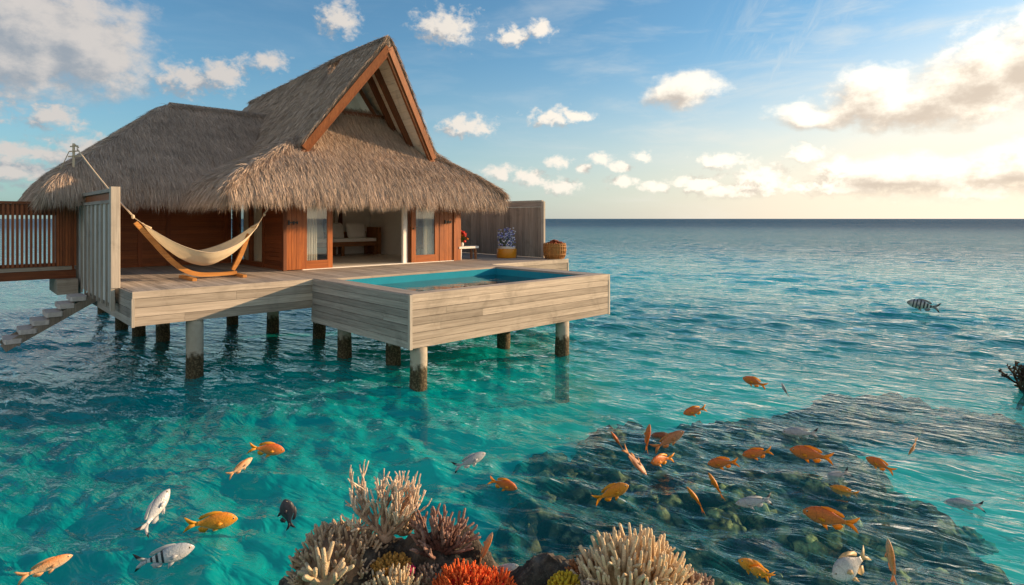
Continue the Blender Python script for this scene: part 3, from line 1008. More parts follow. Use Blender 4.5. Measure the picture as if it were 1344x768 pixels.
def build_right():
    root = thing('board_fence', 'grey vertical board fence at the right end of the deck', 'fence', (9.0, 5.3, 1.75))
    r = random.Random(12)
    mb = MB()
    y = 5.40
    while y < 10.5:
        w = r.choice((0.14, 0.16, 0.18))
        mb.box(9.0 + r.uniform(-0.004, 0.004), 9.03, y, y+w-0.005, DZ+0.01, 3.50, r.random())
        y += w
    mb.build('boards', M['grey_fence'], root)
    mb = MB()
    mb.box(8.985, 9.045, 5.385, 10.5, 3.505, 3.69, 0.55)
    mb.box(8.965, 9.06, 5.36, 10.52, 3.695, 3.735, 0.8)
    mb.build('top_rail', M['clad_side'], root)
    mb = MB()
    mb.box(8.97, 9.06, 5.27, 5.382, DZ+0.006, 3.692, 0.95, 0.006)
    mb.build('post', M['grey_post'], root)

    # bench with flowers
    bx, by = 6.58, 6.55
    root = thing('low_bench', 'small white topped bench against the villa wall beside the door', 'bench', (bx, by, DZ+0.003))
    mb = MB(); mb.box(bx-0.42, bx+0.42, by-0.17, by+0.17, DZ+0.37, DZ+0.44, 0.6, 0.012); mb.build('seat', M['white_paint'], root)
    for sx in (-0.33, 0.33):
        for sy in (-0.11, 0.11):
            mb = MB(); mb.bar((bx+sx, by+sy, DZ+0.004), (bx+sx*0.95, by+sy, DZ+0.368), 0.06, 0.06, (0, 1, 0), 0.5)
            mb.build('leg', M['white_paint'] if sx < 0 else M['sofa_wood'], root)
    fx, fy, fz = bx-0.18, by, DZ+0.441
    root = thing('flower_arrangement', 'red and orange tropical flowers with leaves standing on the small bench', 'flowers', (fx, fy, fz))
    mb = MB(); mb.smooth = True
    mb.lathe([(0.05, 0.0), (0.075, 0.05), (0.06, 0.11), (0.05, 0.13)], (fx, fy, fz), 14)
    mb.build('vase', M['white_paint'], root)
    for nm, mat, cnt, rad, sd in (('red_blooms', 'red_flower', 26, 0.055, 1), ('orange_blooms', 'orange_flower', 14, 0.04, 2), ('leaves', 'leaf', 40, 0.0, 3)):
        rr = random.Random(sd)
        mb = MB()
        for k in range(cnt):
            a, e = rr.uniform(0, 6.28), rr.uniform(0.1, 1.5)
            q = rr.uniform(0.12, 0.30)
            c = Vector((fx+q*math.cos(a)*math.cos(e)*0.9, fy+q*math.sin(a)*math.cos(e)*0.7, fz+0.14+q*math.sin(e)*1.25))
            if rad: mb.blob(c, (rad, rad, rad*0.8), 0.5, 2.5, 1, k, rr.random())
            else:
                mb.tint = rr.random()
                b = Vector((fx, fy, fz+0.12))
                d = (c-b)*1.25; s = d.cross(Vector((rr.random(), rr.random(), 0.3))).normalized()*0.035
                mb.add([b, b+d*0.55+s, b+d, b+d*0.55-s], [(0, 1, 2, 3)])
        mb.build(nm, M[mat], root, kind='stuff')

    # yellow planter with blue flowers
    px, py = 8.15, 6.25
    root = thing('flower_planter', 'round yellow planter of blue and white flowers in front of the grey fence', 'planter', (px, py, DZ+0.003))
    mb = MB(); mb.smooth = True
    mb.lathe([(0.0, 0.0), (0.325, 0.0), (0.345, 0.03), (0.345, 0.30), (0.335, 0.32), (0.31, 0.32), (0.30, 0.28), (0.0, 0.28)], (px, py, DZ+0.003), 32)
    mb.build('pot', M['pot'], root)
    mb = MB()
    mb.lathe([(0.29, 0.0), (0.31, 0.11), (0.27, 0.115), (0.0, 0.10)], (px, py, DZ+0.29), 24)
    mb.build('white_collar', M['white_paint'], root)
    for nm, mat, cnt, sd in (('blue_blooms', 'blue_flower', 150, 5), ('pale_blooms', 'pale_flower', 190, 6), ('stems', 'leaf', 90, 7)):
        rr = random.Random(sd)
        mb = MB()
        for k in range(cnt):
            a = rr.uniform(0, 6.28); q = math.sqrt(rr.random())*0.31
            hx, hy = q*math.cos(a), q*math.sin(a)
            z = DZ+0.38+rr.random()*(0.55 + 0.12*math.sin(hx*16))
            if nm != 'stems':
                mb.blob((px+hx, py+hy, z), (0.028, 0.028, 0.024), 0.6, 3, 1, k, rr.random())
            else:
                mb.tube([(px+hx*0.6, py+hy*0.6, DZ+0.40), (px+hx, py+hy, z)], 0.008, 4, rr.random())
        mb.build(nm, M[mat], root, kind='stuff')

    # wicker basket
    wx, wy = 9.02, 4.80
    root = thing('wicker_basket', 'round wicker basket at the far right corner of the deck', 'basket', (wx, wy, DZ+0.004))
    mb = MB(); mb.smooth = True
    n, hgt = 26, 0.50
    mb.lathe([(0.0, 0.0), (0.30, 0.0), (0.35, 0.12), (0.37, 0.30), (0.36, 0.47), (0.33, 0.50), (0.30, 0.47), (0.28, 0.40), (0.0, 0.38)], (wx, wy, DZ+0.004), 30)
    mb.build('weave', M['wicker'], root)
    mb = MB(); mb.smooth = True
    for k in range(n):
        a = 2*math.pi*k/n
        mb.tube([(wx+rr_*math.cos(a), wy+rr_*math.sin(a), DZ+z) for rr_, z in ((0.31, 0.01), (0.36, 0.12), (0.382, 0.30), (0.372, 0.47), (0.35, 0.53))], 0.016, 5, (k % 3)/2)
    for z, q in ((0.03, 0.325), (0.16, 0.372), (0.30, 0.388), (0.42, 0.382), (0.50, 0.372)):
        mb.tube([(wx+q*math.cos(t*2*math.pi/28), wy+q*math.sin(t*2*math.pi/28), DZ+z) for t in range(29)], 0.014, 5, 0.7)
    mb.build('stakes', M['wicker'], root)
    root = thing('flower_heap', 'rusty red flower heads filling the wicker basket', 'flowers', (wx, wy, DZ+0.40))
    mb = MB()
    rr = random.Random(4)
    for k in range(46):
        a = rr.uniform(0, 6.28); q = math.sqrt(rr.random())*0.29
        mb.blob((wx+q*math.cos(a), wy+q*math.sin(a), DZ+0.47+0.11*(1-q/0.3)+rr.uniform(0, 0.05)), (0.05, 0.05, 0.04), 0.5, 2.5, 1, k, rr.random())
    mb.build('blooms', [plain('rust petals', (0.26, 0.06, 0.02), 0.7, 0.2, 0.5, 30)], root, kind='stuff')


build_right()

# ------------------------------------------------------------------ villa
XC = 2.9
S_P = np.array([(0, 8.10), (0.12, 7.98), (1.95, 5.30), (2.6, 4.86), (3.2, 4.54), (3.7, 4.28), (4.0, 4.08), (4.2, 3.86)])
F_P = np.array([(0, 3.86), (0.12, 4.06), (0.5, 4.52), (1.1, 5.06), (1.6, 5.58), (2.0, 6.15), (2.4, 6.8), (3.6, 8.6)])
W_P = np.array([(0, 3.84), (0.12, 4.02), (0.5, 4.40), (1.4, 5.13), (3.2, 6.62), (3.6, 6.92)])
YF, YB = 5.30, 18.6
WX0, WY0, WY1 = -4.25, 8.30, 14.6


def sag(y):
    return -0.085*np.clip((y-7.0)/2.5, 0, 1)*np.clip((y-7.0), 0, 8)*0.5


def z_main(x, y):
    d = np.abs(x-XC)
    s = np.interp(d, S_P[:, 0], S_P[:, 1]) + sag(y)*np.clip(1-d/3.0, 0, 1)
    f = np.interp(y-YF, F_P[:, 0], F_P[:, 1])
    b = np.interp(YB-y, F_P[:, 0], F_P[:, 1])
    k = 0.10
    h = np.minimum(s, b)
    hh = np.clip(0.5+0.5*(f-h)/k, 0, 1)          # smooth minimum: soft hips
    return f*(1-hh)+h*hh - k*hh*(1-hh)


def z_wing(x, y):
    a = np.interp(y-WY0, W_P[:, 0], W_P[:, 1])
    b = np.interp(WY1-y, W_P[:, 0], W_P[:, 1])
    l = np.interp(x-WX0, W_P[:, 0], W_P[:, 1])
    k = 0.12
    m = np.minimum(a, b)
    hh = np.clip(0.5+0.5*(l-m)/k, 0, 1)
    return l*(1-hh)+m*hh - k*hh*(1-hh)


def roof_sheet(mb, fn, x0, x1, y0, y1, nx, ny, bot):
    xs = np.linspace(x0, x1, nx); ys = np.linspace(y0, y1, ny)
    X, Y = np.meshgrid(xs, ys)
    Z = fn(X, Y)
    vs = [(X[i, j], Y[i, j], Z[i, j]) for i in range(ny) for j in range(nx)]
    fs = [(i*nx+j, i*nx+j+1, (i+1)*nx+j+1, (i+1)*nx+j) for i in range(ny-1) for j in range(nx-1)]
    k = len(vs)
    rim = [(0, j) for j in range(nx)] + [(i, nx-1) for i in range(1, ny)] + [(ny-1, j) for j in range(nx-2, -1, -1)] + [(i, 0) for i in range(ny-2, 0, -1)]
    cx, cy = (x0+x1)/2, (y0+y1)/2
    low = []
    for i, j in rim:
        vs.append((X[i, j]+0.10*np.sign(cx-X[i, j])*(j in (0, nx-1)), Y[i, j]+0.10*np.sign(cy-Y[i, j])*(i in (0, ny-1)), bot))
        low.append(len(vs)-1)
    n = len(rim)
    for q in range(n):
        a = rim[q][0]*nx+rim[q][1]; b = rim[(q+1) % n][0]*nx+rim[(q+1) % n][1]
        fs.append((b, a, low[q], low[(q+1) % n]))
    fs.append(tuple(low))
    mb.add(vs, fs, 0.12)


def strands(P, D, N, L, wd, lift, droop, tint, rng):
    """leaf blades: root P, direction D down the slope, normal N"""
    n = len(P)
    S = np.cross(D, N); S /= np.linalg.norm(S, axis=1, keepdims=True)+1e-9
    a = rng.normal(0, 0.7, n)[:, None]
    S = S*np.cos(a) + N*np.sin(a)
    m = P + D*(L*0.55)[:, None] + N*(lift*0.8)[:, None]
    m[:, 2] -= droop*L*0.25
    t = P + D*L[:, None] + N*(lift)[:, None]
    t[:, 2] -= droop*L*0.75
    w2 = (wd*0.5)[:, None]
    V = np.stack([P-S*w2, P+S*w2, m+S*w2*0.9, m-S*w2*0.9, t], 1)      # n,5,3
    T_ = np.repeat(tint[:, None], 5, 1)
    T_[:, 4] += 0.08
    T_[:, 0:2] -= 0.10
    return V.reshape(-1, 3), np.clip(T_, 0, 1).ravel(), n


def blades_mesh(name, V, T_, n, mat, parent):
    me = bpy.data.meshes.new(name)
    b = BASE[parent.name]
    V = (V-np.array(b)).astype(np.float32)
    me.vertices.add(n*5); me.vertices.foreach_set('co', V.ravel())
    k = np.arange(n)[:, None]*5
    li = np.concatenate([k+np.array([[0, 1, 2, 3]]), k+np.array([[3, 2, 4]])], 1).astype(np.int32)
    me.loops.add(n*7); me.loops.foreach_set('vertex_index', li.ravel())
    me.polygons.add(n*2)
    st = (np.arange(n)[:, None]*7 + np.array([[0, 4]])).ravel().astype(np.int32)
    me.polygons.foreach_set('loop_start', st)
    at = me.attributes.new('tint', 'FLOAT', 'POINT'); at.data.foreach_set('value', T_.astype(np.float32))
    me.materials.append(mat)
    me.update(); me.validate()
    o = bpy.data.objects.new(name, me); COL.objects.link(o)
    o.parent = parent
    return o


def grad_frame(fn, x, y):
    e = 0.02
    gx = (fn(x+e, y)-fn(x-e, y))/(2*e); gy = (fn(x, y+e)-fn(x, y-e))/(2*e)
    N = np.stack([-gx, -gy, np.ones_like(gx)], 1); N /= np.linalg.norm(N, axis=1, keepdims=True)
    g = np.hypot(gx, gy)+1e-6
    D = np.stack([-gx/g, -gy/g, -g], 1); D /= np.linalg.norm(D, axis=1, keepdims=True)
    return D, N, g


def cover(fn, x0, x1, y0, y1, n, keep, rng, edge_fn, eave=0.35):
    x = rng.uniform(x0, x1, n); y = rng.uniform(y0, y1, n)
    D, N, g = grad_frame(fn, x, y)
    ok = rng.random(n) < np.sqrt(1+g*g)/2.0
    ok &= keep(x, y)
    x, y, D, N = x[ok], y[ok], D[ok], N[ok]
    P = np.stack([x, y, fn(x, y)], 1)
    k = len(x)
    e = edge_fn(x, y)                                   # plan distance to the eave
    fr = np.clip(1-e/eave, 0, 1)
    D = D + rng.normal(0, 0.13, (k, 3)) + np.array([0, 0, -1.0])*(fr*0.25)[:, None]
    D /= np.linalg.norm(D, axis=1, keepdims=True)
    L = rng.uniform(0.20, 0.40, k)*(1+0.25*fr)
    wd = rng.uniform(0.006, 0.013, k)
    lift = np.abs(rng.normal(0.026, 0.015, k))
    # courses: slow stripes of tone down the slope, plus single straws
    course = 0.05*np.sin(P[:, 2]*21.0 + 0.8*np.sin(x*1.3+y*1.1))
    tint = np.clip(rng.normal(0.48, 0.13, k) + course + 0.05*fr, 0.03, 1)
    tint = np.where(rng.random(k) < 0.05, np.clip(tint+0.3, 0, 1), tint)
    return strands(P, D, N, L, wd, lift, 0.25+0.35*fr, tint, rng)


def fringe(lines, fn, per_m, rng):
    """hanging ends along the eaves: lines (xa, ya, xb, yb, outx, outy)"""
    Vs, Ts, n = [], [], 0
    for xa, ya, xb, yb, ox, oy in lines:
        Lm = math.hypot(xb-xa, yb-ya)
        k = int(Lm*per_m)
        t = rng.random(k)
        ins = rng.random(k)**1.3*0.42 - 0.05
        x = xa+(xb-xa)*t - ox*ins; y = ya+(yb-ya)*t - oy*ins
        z = fn(xa+(xb-xa)*t-ox*np.maximum(ins, 0.0), ya+(yb-ya)*t-oy*np.maximum(ins, 0.0)) - rng.random(k)*0.16
        P = np.stack([x, y, z], 1)
        out = np.array([ox, oy, 0.0])
        D = out[None, :]*rng.uniform(0.12, 0.65, k)[:, None] + np.array([0, 0, -1.0]) + rng.normal(0, 0.13, (k, 3))
        D /= np.linalg.norm(D, axis=1, keepdims=True)
        N = np.repeat((out*0.9+np.array([0, 0, 0.45]))[None, :], k, 0)
        clump = np.array([mnoise.noise(Vector(((xa+(xb-xa)*u_)*5.5, (ya+(yb-ya)*u_)*5.5, 0.0))) for u_ in t])
        L = rng.uniform(0.24, 0.50, k)*(1+0.35*clump)
        wd = rng.uniform(0.006, 0.013, k)
        tint = np.clip(rng.normal(0.50, 0.19, k)+0.22*clump, 0.02, 1)
        v, tt, c = strands(P, D, N, L, wd, np.zeros(k), 0.12, tint, rng)
        Vs.append(v); Ts.append(tt); n += c
    return np.concatenate(Vs), np.concatenate(Ts), n


def build_villa():
    root = thing('thatched_villa', 'thatched timber water villa with a steep open gable above glass doors', 'villa', (0.45, 6.35, DZ))
    rng = np.random.default_rng(3)
    # ---- roof: body sheets and gable slabs
    mb = MB(); mb.smooth = False
    roof_sheet(mb, z_main, XC-4.2, XC+4.2, YF, YB, 56, 60, 3.72)
    roof_sheet(mb, lambda x, y: z_wing(x, y), WX0, 2.4, WY0, WY1, 44, 40, 3.70)
    TH = 0.34
    peak_y, base_y, dmax = 5.36, 6.12, 2.02

    def slab_z(d): return np.interp(d, S_P[:, 0], S_P[:, 1])
    for sgn in (-1, 1):
        nd = 8
        ds = np.linspace(0.0, dmax, nd)
        vs, fs = [], []
        for d in ds:
            yf = peak_y+(base_y-peak_y)*d/dmax
            for y in (yf, 7.6):
                vs.append((XC+sgn*d, y, float(slab_z(d))+0.012)); vs.append((XC+sgn*d, y, float(slab_z(d))-TH))
        for i in range(nd-1):
            a, b = i*4, (i+1)*4
            fs += [(a, b, b+2, a+2), (a+1, a+3, b+3, b+1), (a, a+1, b+1, b)]
        fs += [((nd-1)*4, (nd-1)*4+1, (nd-1)*4+3, (nd-1)*4+2)]
        mb.add(vs, fs, 0.2)
    roof = mb.build('roof', M['thatch'], root)
    e_main = lambda x, y: np.minimum(np.minimum(x-(XC-4.2), XC+4.2-x), np.minimum(y-YF, YB-y))
    e_wing = lambda x, y: np.minimum(np.minimum(x-WX0, y-WY0), WY1-y)
    parts = []
    parts.append(cover(z_main, XC-4.2, XC+4.2, YF, 14.5, 290000, lambda x, y: (z_main(x, y) > z_wing(x, y)-0.05) | (x > 1.0) | (y < WY0), rng, e_main))
    parts.append(cover(z_wing, WX0, 2.2, WY0, 13.2, 150000, lambda x, y: (z_wing(x, y) > z_main(x, y)-0.05), rng, e_wing))
    # gable slab tops
    for sgn in (-1, 1):
        n = 20000
        d = rng.uniform(0, dmax, n); y = rng.uniform(peak_y-0.05, 7.6, n)
        ok = y > peak_y+(base_y-peak_y)*d/dmax-0.03
        d, y = d[ok], y[ok]; n = len(d)
        P = np.stack([XC+sgn*d, y, slab_z(d)+0.01], 1)
        sl = 1.464
        D = np.repeat(np.array([[sgn*1.0, -0.10, -sl]]), n, 0)+rng.normal(0, 0.12, (n, 3)); D /= np.linalg.norm(D, axis=1, keepdims=True)
        N = np.repeat(np.array([[sgn*sl, 0, 1.0]])/math.hypot(sl, 1), n, 0)
        parts.append(strands(P, D, N, rng.uniform(0.22, 0.40, n), rng.uniform(0.006, 0.013, n), np.abs(rng.normal(0.03, 0.015, n)), np.full(n, 0.15),
                             np.clip(rng.normal(0.45, 0.17, n), 0.03, 1), rng))
        # cut ends along the gable edge
        n = 1700
        d = rng.uniform(0, dmax+0.05, n)
        yf = peak_y+(base_y-peak_y)*d/dmax
        P = np.stack([XC+sgn*d, yf+0.1, slab_z(d)-rng.uniform(-0.01, 0.16, n)], 1)
        D = np.repeat(np.array([[sgn*0.35, -1.0, -0.55]]), n, 0)+rng.normal(0, 0.25, (n, 3)); D /= np.linalg.norm(D, axis=1, keepdims=True)
        N = np.repeat(np.array([[sgn*0.3, -0.3, 1.0]]), n, 0)
        parts.append(strands(P, D, N, rng.uniform(0.10, 0.20, n), rng.uniform(0.010, 0.02, n), np.zeros(n), np.full(n, 0.1), np.clip(rng.normal(0.5, 0.17, n), 0.03, 1), rng))
    # ridge caps and the tufts along the front hips
    n = 9000
    y = rng.uniform(peak_y, 15.5, n); sg = rng.choice((-1.0, 1.0), n)
    P = np.stack([XC+sg*0.02, y, 8.12+sag(y)*0.98+rng.uniform(-0.02, 0.03, n)], 1)
    D = np.stack([sg*0.8, rng.normal(0, 0.35, n), -0.9+rng.normal(0, 0.25, n)], 1); D /= np.linalg.norm(D, axis=1, keepdims=True)
    parts.append(strands(P, D, np.stack([sg*0.7, 0*y, 0.7+0*y], 1), rng.uniform(0.16, 0.32, n), rng.uniform(0.007, 0.014, n), np.full(n, 0.02), np.full(n, 0.1), np.clip(rng.normal(0.40, 0.15, n), 0.03, 1), rng))
    n = 6000
    x = rng.uniform(-1.02, 2.2, n); sg = rng.choice((-1.0, 1.0), n)
    P = np.stack([x, 11.45+sg*0.02, 6.60+rng.uniform(-0.03, 0.04, n)], 1)
    D = np.stack([rng.normal(0, 0.35, n), sg*0.9, -0.7+rng.normal(0, 0.2, n)], 1); D /= np.linalg.norm(D, axis=1, keepdims=True)
    parts.append(strands(P, D, np.stack([0*x, sg*0.6, 0.8+0*x], 1), rng.uniform(0.16, 0.32, n), rng.uniform(0.007, 0.014, n), np.full(n, 0.02), np.full(n, 0.1), np.clip(rng.normal(0.42, 0.15, n), 0.03, 1), rng))
    for sgn in (-1, 1):
        n = 8000
        t = rng.random(n)
        xx = XC+sgn*(4.15-2.15*t)+rng.normal(0, 0.05, n); yy = YF+0.05+1.25*t+rng.normal(0, 0.05, n)
        P = np.stack([xx, yy, z_main(xx, yy)+0.03], 1)
        D = np.stack([sgn*(0.75+rng.normal(0, 0.25, n)), -0.45+rng.normal(0, 0.35, n), -0.45-0.3*(1-t)+rng.normal(0, 0.15, n)], 1); D /= np.linalg.norm(D, axis=1, keepdims=True)
        N = np.repeat(np.array([[sgn*0.4, -0.4, 0.85]]), n, 0)
        parts.append(strands(P, D, N, rng.uniform(0.25, 0.45, n), rng.uniform(0.007, 0.015, n), np.abs(rng.normal(0.05, 0.03, n)), np.full(n, 0.3), np.clip(rng.normal(0.55, 0.17, n), 0.03, 1), rng))
    # eaves
    parts.append(fringe([(XC-4.2, YF, XC+4.2, YF, 0, -1), (XC-4.2, YF, XC-4.2, 8.8, -1, 0), (XC+4.2, YF, XC+4.2, 12.0, 1, 0)], z_main, 2700, rng))
    parts.append(fringe([(WX0, WY0, -1.0, WY0, 0, -1), (WX0, WY0, WX0, 13.5, -1, 0)], z_wing, 2300, rng))
    V = np.concatenate([p[0] for p in parts]); T_ = np.concatenate([p[1] for p in parts]); n = sum(p[2] for p in parts)
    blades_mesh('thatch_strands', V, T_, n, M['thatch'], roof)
    bpy.data.objects['thatch_strands']['kind'] = 'stuff'
    BASE['thatch_strands'] = BASE[root.name]

    # ---- open gable: soffits, rafters, barge boards, recessed gable wall
    def under(d, drop): return float(slab_z(d))-drop
    for sgn in (-1, 1):
        mb = MB()
        # soffit boards under the slab, each running into the villa
        nb = 15
        for i in range(nb):
            d0, d1 = 0.03+1.90*i/nb, 0.03+1.90*(i+1)/nb-0.012
            yf = peak_y+(base_y-peak_y)*d0/dmax+0.10
            vs = []
            for d in (d0, d1):
                for y in (yf, 7.9):
                    vs.append((XC+sgn*d, y, under(d, TH+0.006))); vs.append((XC+sgn*d, y, under(d, TH+0.036)))
            mb.add(vs, [(0, 4, 6, 2), (1, 3, 7, 5), (0, 1, 5, 4), (0, 2, 3, 1), (4, 5, 7, 6), (2, 6, 7, 3)], rng.random())
        mb.build('soffit', M['soffit'], root)
        for y0 in (6.55, 7.05):
            mb = MB()
            mb.bar((XC+sgn*0.06, y0-0.25, under(0.06, TH+0.15)), (XC+sgn*1.9, y0+0.20, under(1.9, TH+0.15)), 0.10, 0.17, (sgn*1.464, 0, 1), 0.4)
            mb.build('rafter', M['rafter'], root)
        for dy, w_, dr, tt in ((0.0, 0.055, 0.28, 0.8), (0.085, 0.10, 0.40, 0.55)):
            mb = MB()
            mb.bar((XC+sgn*0.02, peak_y+dy, under(0.02, dr)), (XC+sgn*(dmax+0.05), base_y+dy, under(dmax+0.05, dr)), w_, 0.165 if dy == 0 else 0.17, (sgn*1.464, 0, 1), tt)
            mb.build('barge_board', M['barge'], root)
    gy = 7.42
    mb = MB()
    mb.add([(XC-1.0, gy, 6.02), (XC+1.0, gy, 6.02), (XC, gy, 7.45), (XC-1.0, gy+0.06, 6.02), (XC+1.0, gy+0.06, 6.02), (XC, gy+0.06, 7.45)],
           [(0, 1, 2), (5, 4, 3), (0, 2, 5, 3), (1, 4, 5, 2)], 0.5)
    mb.build('gable_wall', M['plaster'], root)
    mb = MB()
    mb.bar((XC-1.02, gy-0.07, 6.22), (XC+1.02, gy-0.07, 6.22), 0.11, 0.13, tint=0.6)
    mb.build('gable_beam', M['rafter'], root)
    mb = MB()
    for sgn in (-1, 1):
        mb.bar((XC+sgn*0.80, gy-0.04, 6.20), (XC+sgn*0.05, gy-0.04, 7.25), 0.07, 0.09, tint=0.5)
    mb.build('gable_trim', M['rafter'], root)
    mb = MB()
    mb.add([(XC-0.42, gy-0.006, 6.30), (XC+0.42, gy-0.006, 6.30), (XC, gy-0.006, 6.92)], [(0, 1, 2)])
    mb.build('gable_window', M['glass'], root)

    # ---- walls
    ZT = 3.80
    mb = MB()
    n = 18
    h = (ZT-DZ)/n
    for i in range(n):       # wing front wall: horizontal siding
        mb.box(-3.6, 0.44, 10.40, 10.43, DZ+i*h+0.003, DZ+(i+1)*h-0.004, rng.random())
    mb.box(-3.6, 0.44, 10.432, 10.5, DZ+0.004, ZT, 0.1)
    mb.build('wing_wall', M['siding'], root)
    mb = MB()
    for x in (-3.05, -2.05, -1.35, 0.22):
        mb.box(x, x+0.11, 10.372, 10.398, DZ+0.004, ZT, rng.random())
        mb.build('wing_post', M['rail'], root); mb = MB()
    mb = MB()
    for i in range(n):
        mb.box(-3.64, -3.605, 10.40, 12.8, DZ+i*h+0.003, DZ+(i+1)*h-0.004, rng.random())
    mb.build('wing_wall', M['siding_y'], root)
    mb = MB()                # left side wall of the main room
    for ya, yb in ((6.42, 7.80), (9.95, 10.39)):
        mb = MB()
        for i in range(n):
            mb.box(0.45, 0.483, ya, yb, DZ+i*h+0.003, DZ+(i+1)*h-0.004, rng.random())
        mb.box(0.482, 0.56, ya+0.001, yb-0.001, DZ+0.004, ZT, 0.1)
        mb.build('side_wall', M['siding_y'], root)
    mb = MB()
    for y in (7.80, 9.85):
        mb.box(0.42, 0.54, y+0.002, y+0.098, DZ+0.004, ZT, 0.5)
    mb.box(0.42, 0.54, 8.83, 8.91, DZ+0.14, ZT, 0.4)
    mb.box(0.425, 0.54, 7.90, 9.848, DZ+0.004, DZ+0.138, 0.5)
    wf = mb.build('side_window', M['siding_y'], root)
    mb = MB(); mb.box(0.475, 0.485, 7.902, 9.846, DZ+0.14, ZT)
    mb.build('pane', M['glass'], wf)
    # front: posts, doors
    mb = MB(); mb.box(0.36, 0.45, 6.30, 6.42, DZ+0.004, ZT, 0.25, 0.005); mb.build('corner_post', M['rafter'], root)
    # fixed boards left of the doors, then sliding doors

    def solid(x0, x1, y, nb, latch_x):
        mb = MB()
        w_ = (x1-x0)/nb
        for i in range(nb):
            mb.box(x0+i*w_+0.0015, x0+(i+1)*w_-0.0015, y, y+0.045, DZ+0.02, ZT, 0.35+0.3*rng.random(), 0.003)
        p = mb.build('door_leaf', M['door'], root)
        mb = MB()
        mb.box(latch_x-0.13, latch_x+0.13, y-0.022, y-0.004, DZ+1.235, DZ+1.265)
        mb.box(latch_x-0.13, latch_x-0.09, y-0.03, y-0.003, DZ+1.19, DZ+1.31)
        mb.box(latch_x+0.0, latch_x+0.035, y-0.034, y-0.003, DZ+1.20, DZ+1.29)
        mb.box(latch_x+0.10, latch_x+0.13, y-0.03, y-0.003, DZ+1.21, DZ+1.285)
        mb.build('latch', M['iron'], p)

    def glazed(x0, x1, y, st=0.17, knob=None):
        mb = MB()
        mb.box(x0, x0+st, y, y+0.055, DZ+0.02, ZT, 0.5, 0.004)
        mb.box(x1-st, x1, y, y+0.055, DZ+0.02, ZT, 0.55, 0.004)
        p = mb.build('glass_door', M['door'], root)
        mb = MB(); mb.box(x0+st+0.001, x1-st-0.001, y+0.002, y+0.053, DZ+0.02, DZ+0.24, 0.5)
        mb.build('bottom_rail', M['door_x'], p)
        mb = MB(); mb.box(x0+st, x1-st, y+0.024, y+0.032, DZ+0.241, ZT)
        mb.build('pane', M['glass'], p)
        if knob is not None:
            mb = MB(); mb.smooth = True
            mb.lathe([(0.0, -0.03), (0.02, -0.02), (0.022, 0.0), (0.02, 0.02), (0.0, 0.03)], (knob, y-0.02, DZ+1.05), 10)
            mb.build('handle', M['iron'], p)
    solid(0.452, 0.86, 6.33, 3, 0.62)
    glazed(0.864, 1.74, 6.345, 0.15)
    glazed(4.30, 5.33, 6.345, 0.16, 4.36)
    solid(5.335, 5.88, 6.335, 3, 5.66)
    mb = MB(); mb.box(5.885, 5.96, 6.30, 6.42, DZ+0.004, ZT, 0.6, 0.004); mb.build('door_post', M['door'], root)
    mb = MB(); mb.box(5.962, 6.25, 6.40, 6.45, DZ+0.004, ZT, 0.3); mb.build('front_wall', M['door'], root)
    mb = MB(); mb.box(4.06, 4.20, 6.42, 6.52, DZ+0.02, ZT, 0.7); mb.build('white_jamb', M['plaster'], root)
    mb = MB(); mb.box(4.203, 4.298, 6.40, 6.50, DZ+0.02, ZT, 0.2); mb.build('door_post', M['rafter'], root)
    mb = MB(); mb.box(0.87, 5.88, 6.30, 6.60, DZ+0.003, DZ+0.018, 0.6); mb.build('threshold', M['plaster'], root)
    mb = MB()
    for i in range(n):
        mb.box(6.22, 6.25, 6.455, 12.0, DZ+i*h+0.003, DZ+(i+1)*h-0.004, rng.random())
    mb.build('side_wall', M['siding_y'], root)
    # inside
    mb = MB(); mb.box(0.58, 6.20, 6.605, 12.0, DZ+0.002, DZ+0.014); mb.build('room_floor', M['floor_tile'], root)
    mb = MB(); mb.box(1.9, 6.21, 11.9, 12.0, DZ+0.016, ZT); mb.build('back_wall', M['plaster'], root)  # stops short at the left: unseen gap added to let daylight in
    mb = MB(); mb.box(6.12, 6.20, 6.47, 11.89, DZ+0.016, ZT); mb.build('inner_wall', M['plaster'], root)
    mb = MB(); mb.box(0.50, 6.22, 6.56, 12.0, 3.675, 3.71); mb.build('ceiling', M['plaster'], root)
    mb = MB()
    for x, w_ in ((2.1, 0.85), (4.15, 0.45)):
        mb = MB()
        mb.box(x, x+w_, 11.86, 11.898, DZ+0.4, ZT-0.02, 0.4)
        mb.build('wall_panel', M['carved'], root)
    mb = MB(); mb.box(3.12, 3.42, 11.84, 11.898, DZ+0.02, ZT-0.02, 0.4); mb.build('wall_post', M['rafter'], root); mb = MB(); mb.box(4.75, 4.90, 11.84, 11.898, DZ+0.02, ZT-0.02, 0.4); mb.build('wall_post', M['rafter'], root)
    mb = MB(); mb.box(6.085, 6.118, 7.5, 8.6, DZ+0.85, ZT-0.02, 0.4); mb.build('wall_panel', M['carved'], root)


build_villa()


def curtain(name_lab, x0, y0, x1, y1, folds, amp=0.045):
    L = math.hypot(x1-x0, y1-y0)
    tx, ty = (x1-x0)/L, (y1-y0)/L
    nx_, ny_ = -ty, tx
    mb = MB(); mb.smooth = True
    n = folds*8
    vs, fs = [], []
    zs = (DZ+0.03, DZ+0.7, DZ+1.4, 3.78)
    for z in zs:
        for i in range(n+1):
            t = i/n
            a = amp*math.sin(2*math.pi*folds*t+0.6*math.sin(z*2+t*9))*(0.8+0.3*math.sin(t*17))
            vs.append((x0+tx*L*t+nx_*a, y0+ty*L*t+ny_*a, z))
    for k in range(len(zs)-1):
        for i in range(n): fs.append((k*(n+1)+i, k*(n+1)+i+1, (k+1)*(n+1)+i+1, (k+1)*(n+1)+i))
    mb.add(vs, fs)
    mb.build('curtain', M['curtain'], base=(x0, y0, DZ), label=name_lab, cat='curtain', group='pale curtains behind the villa glass')


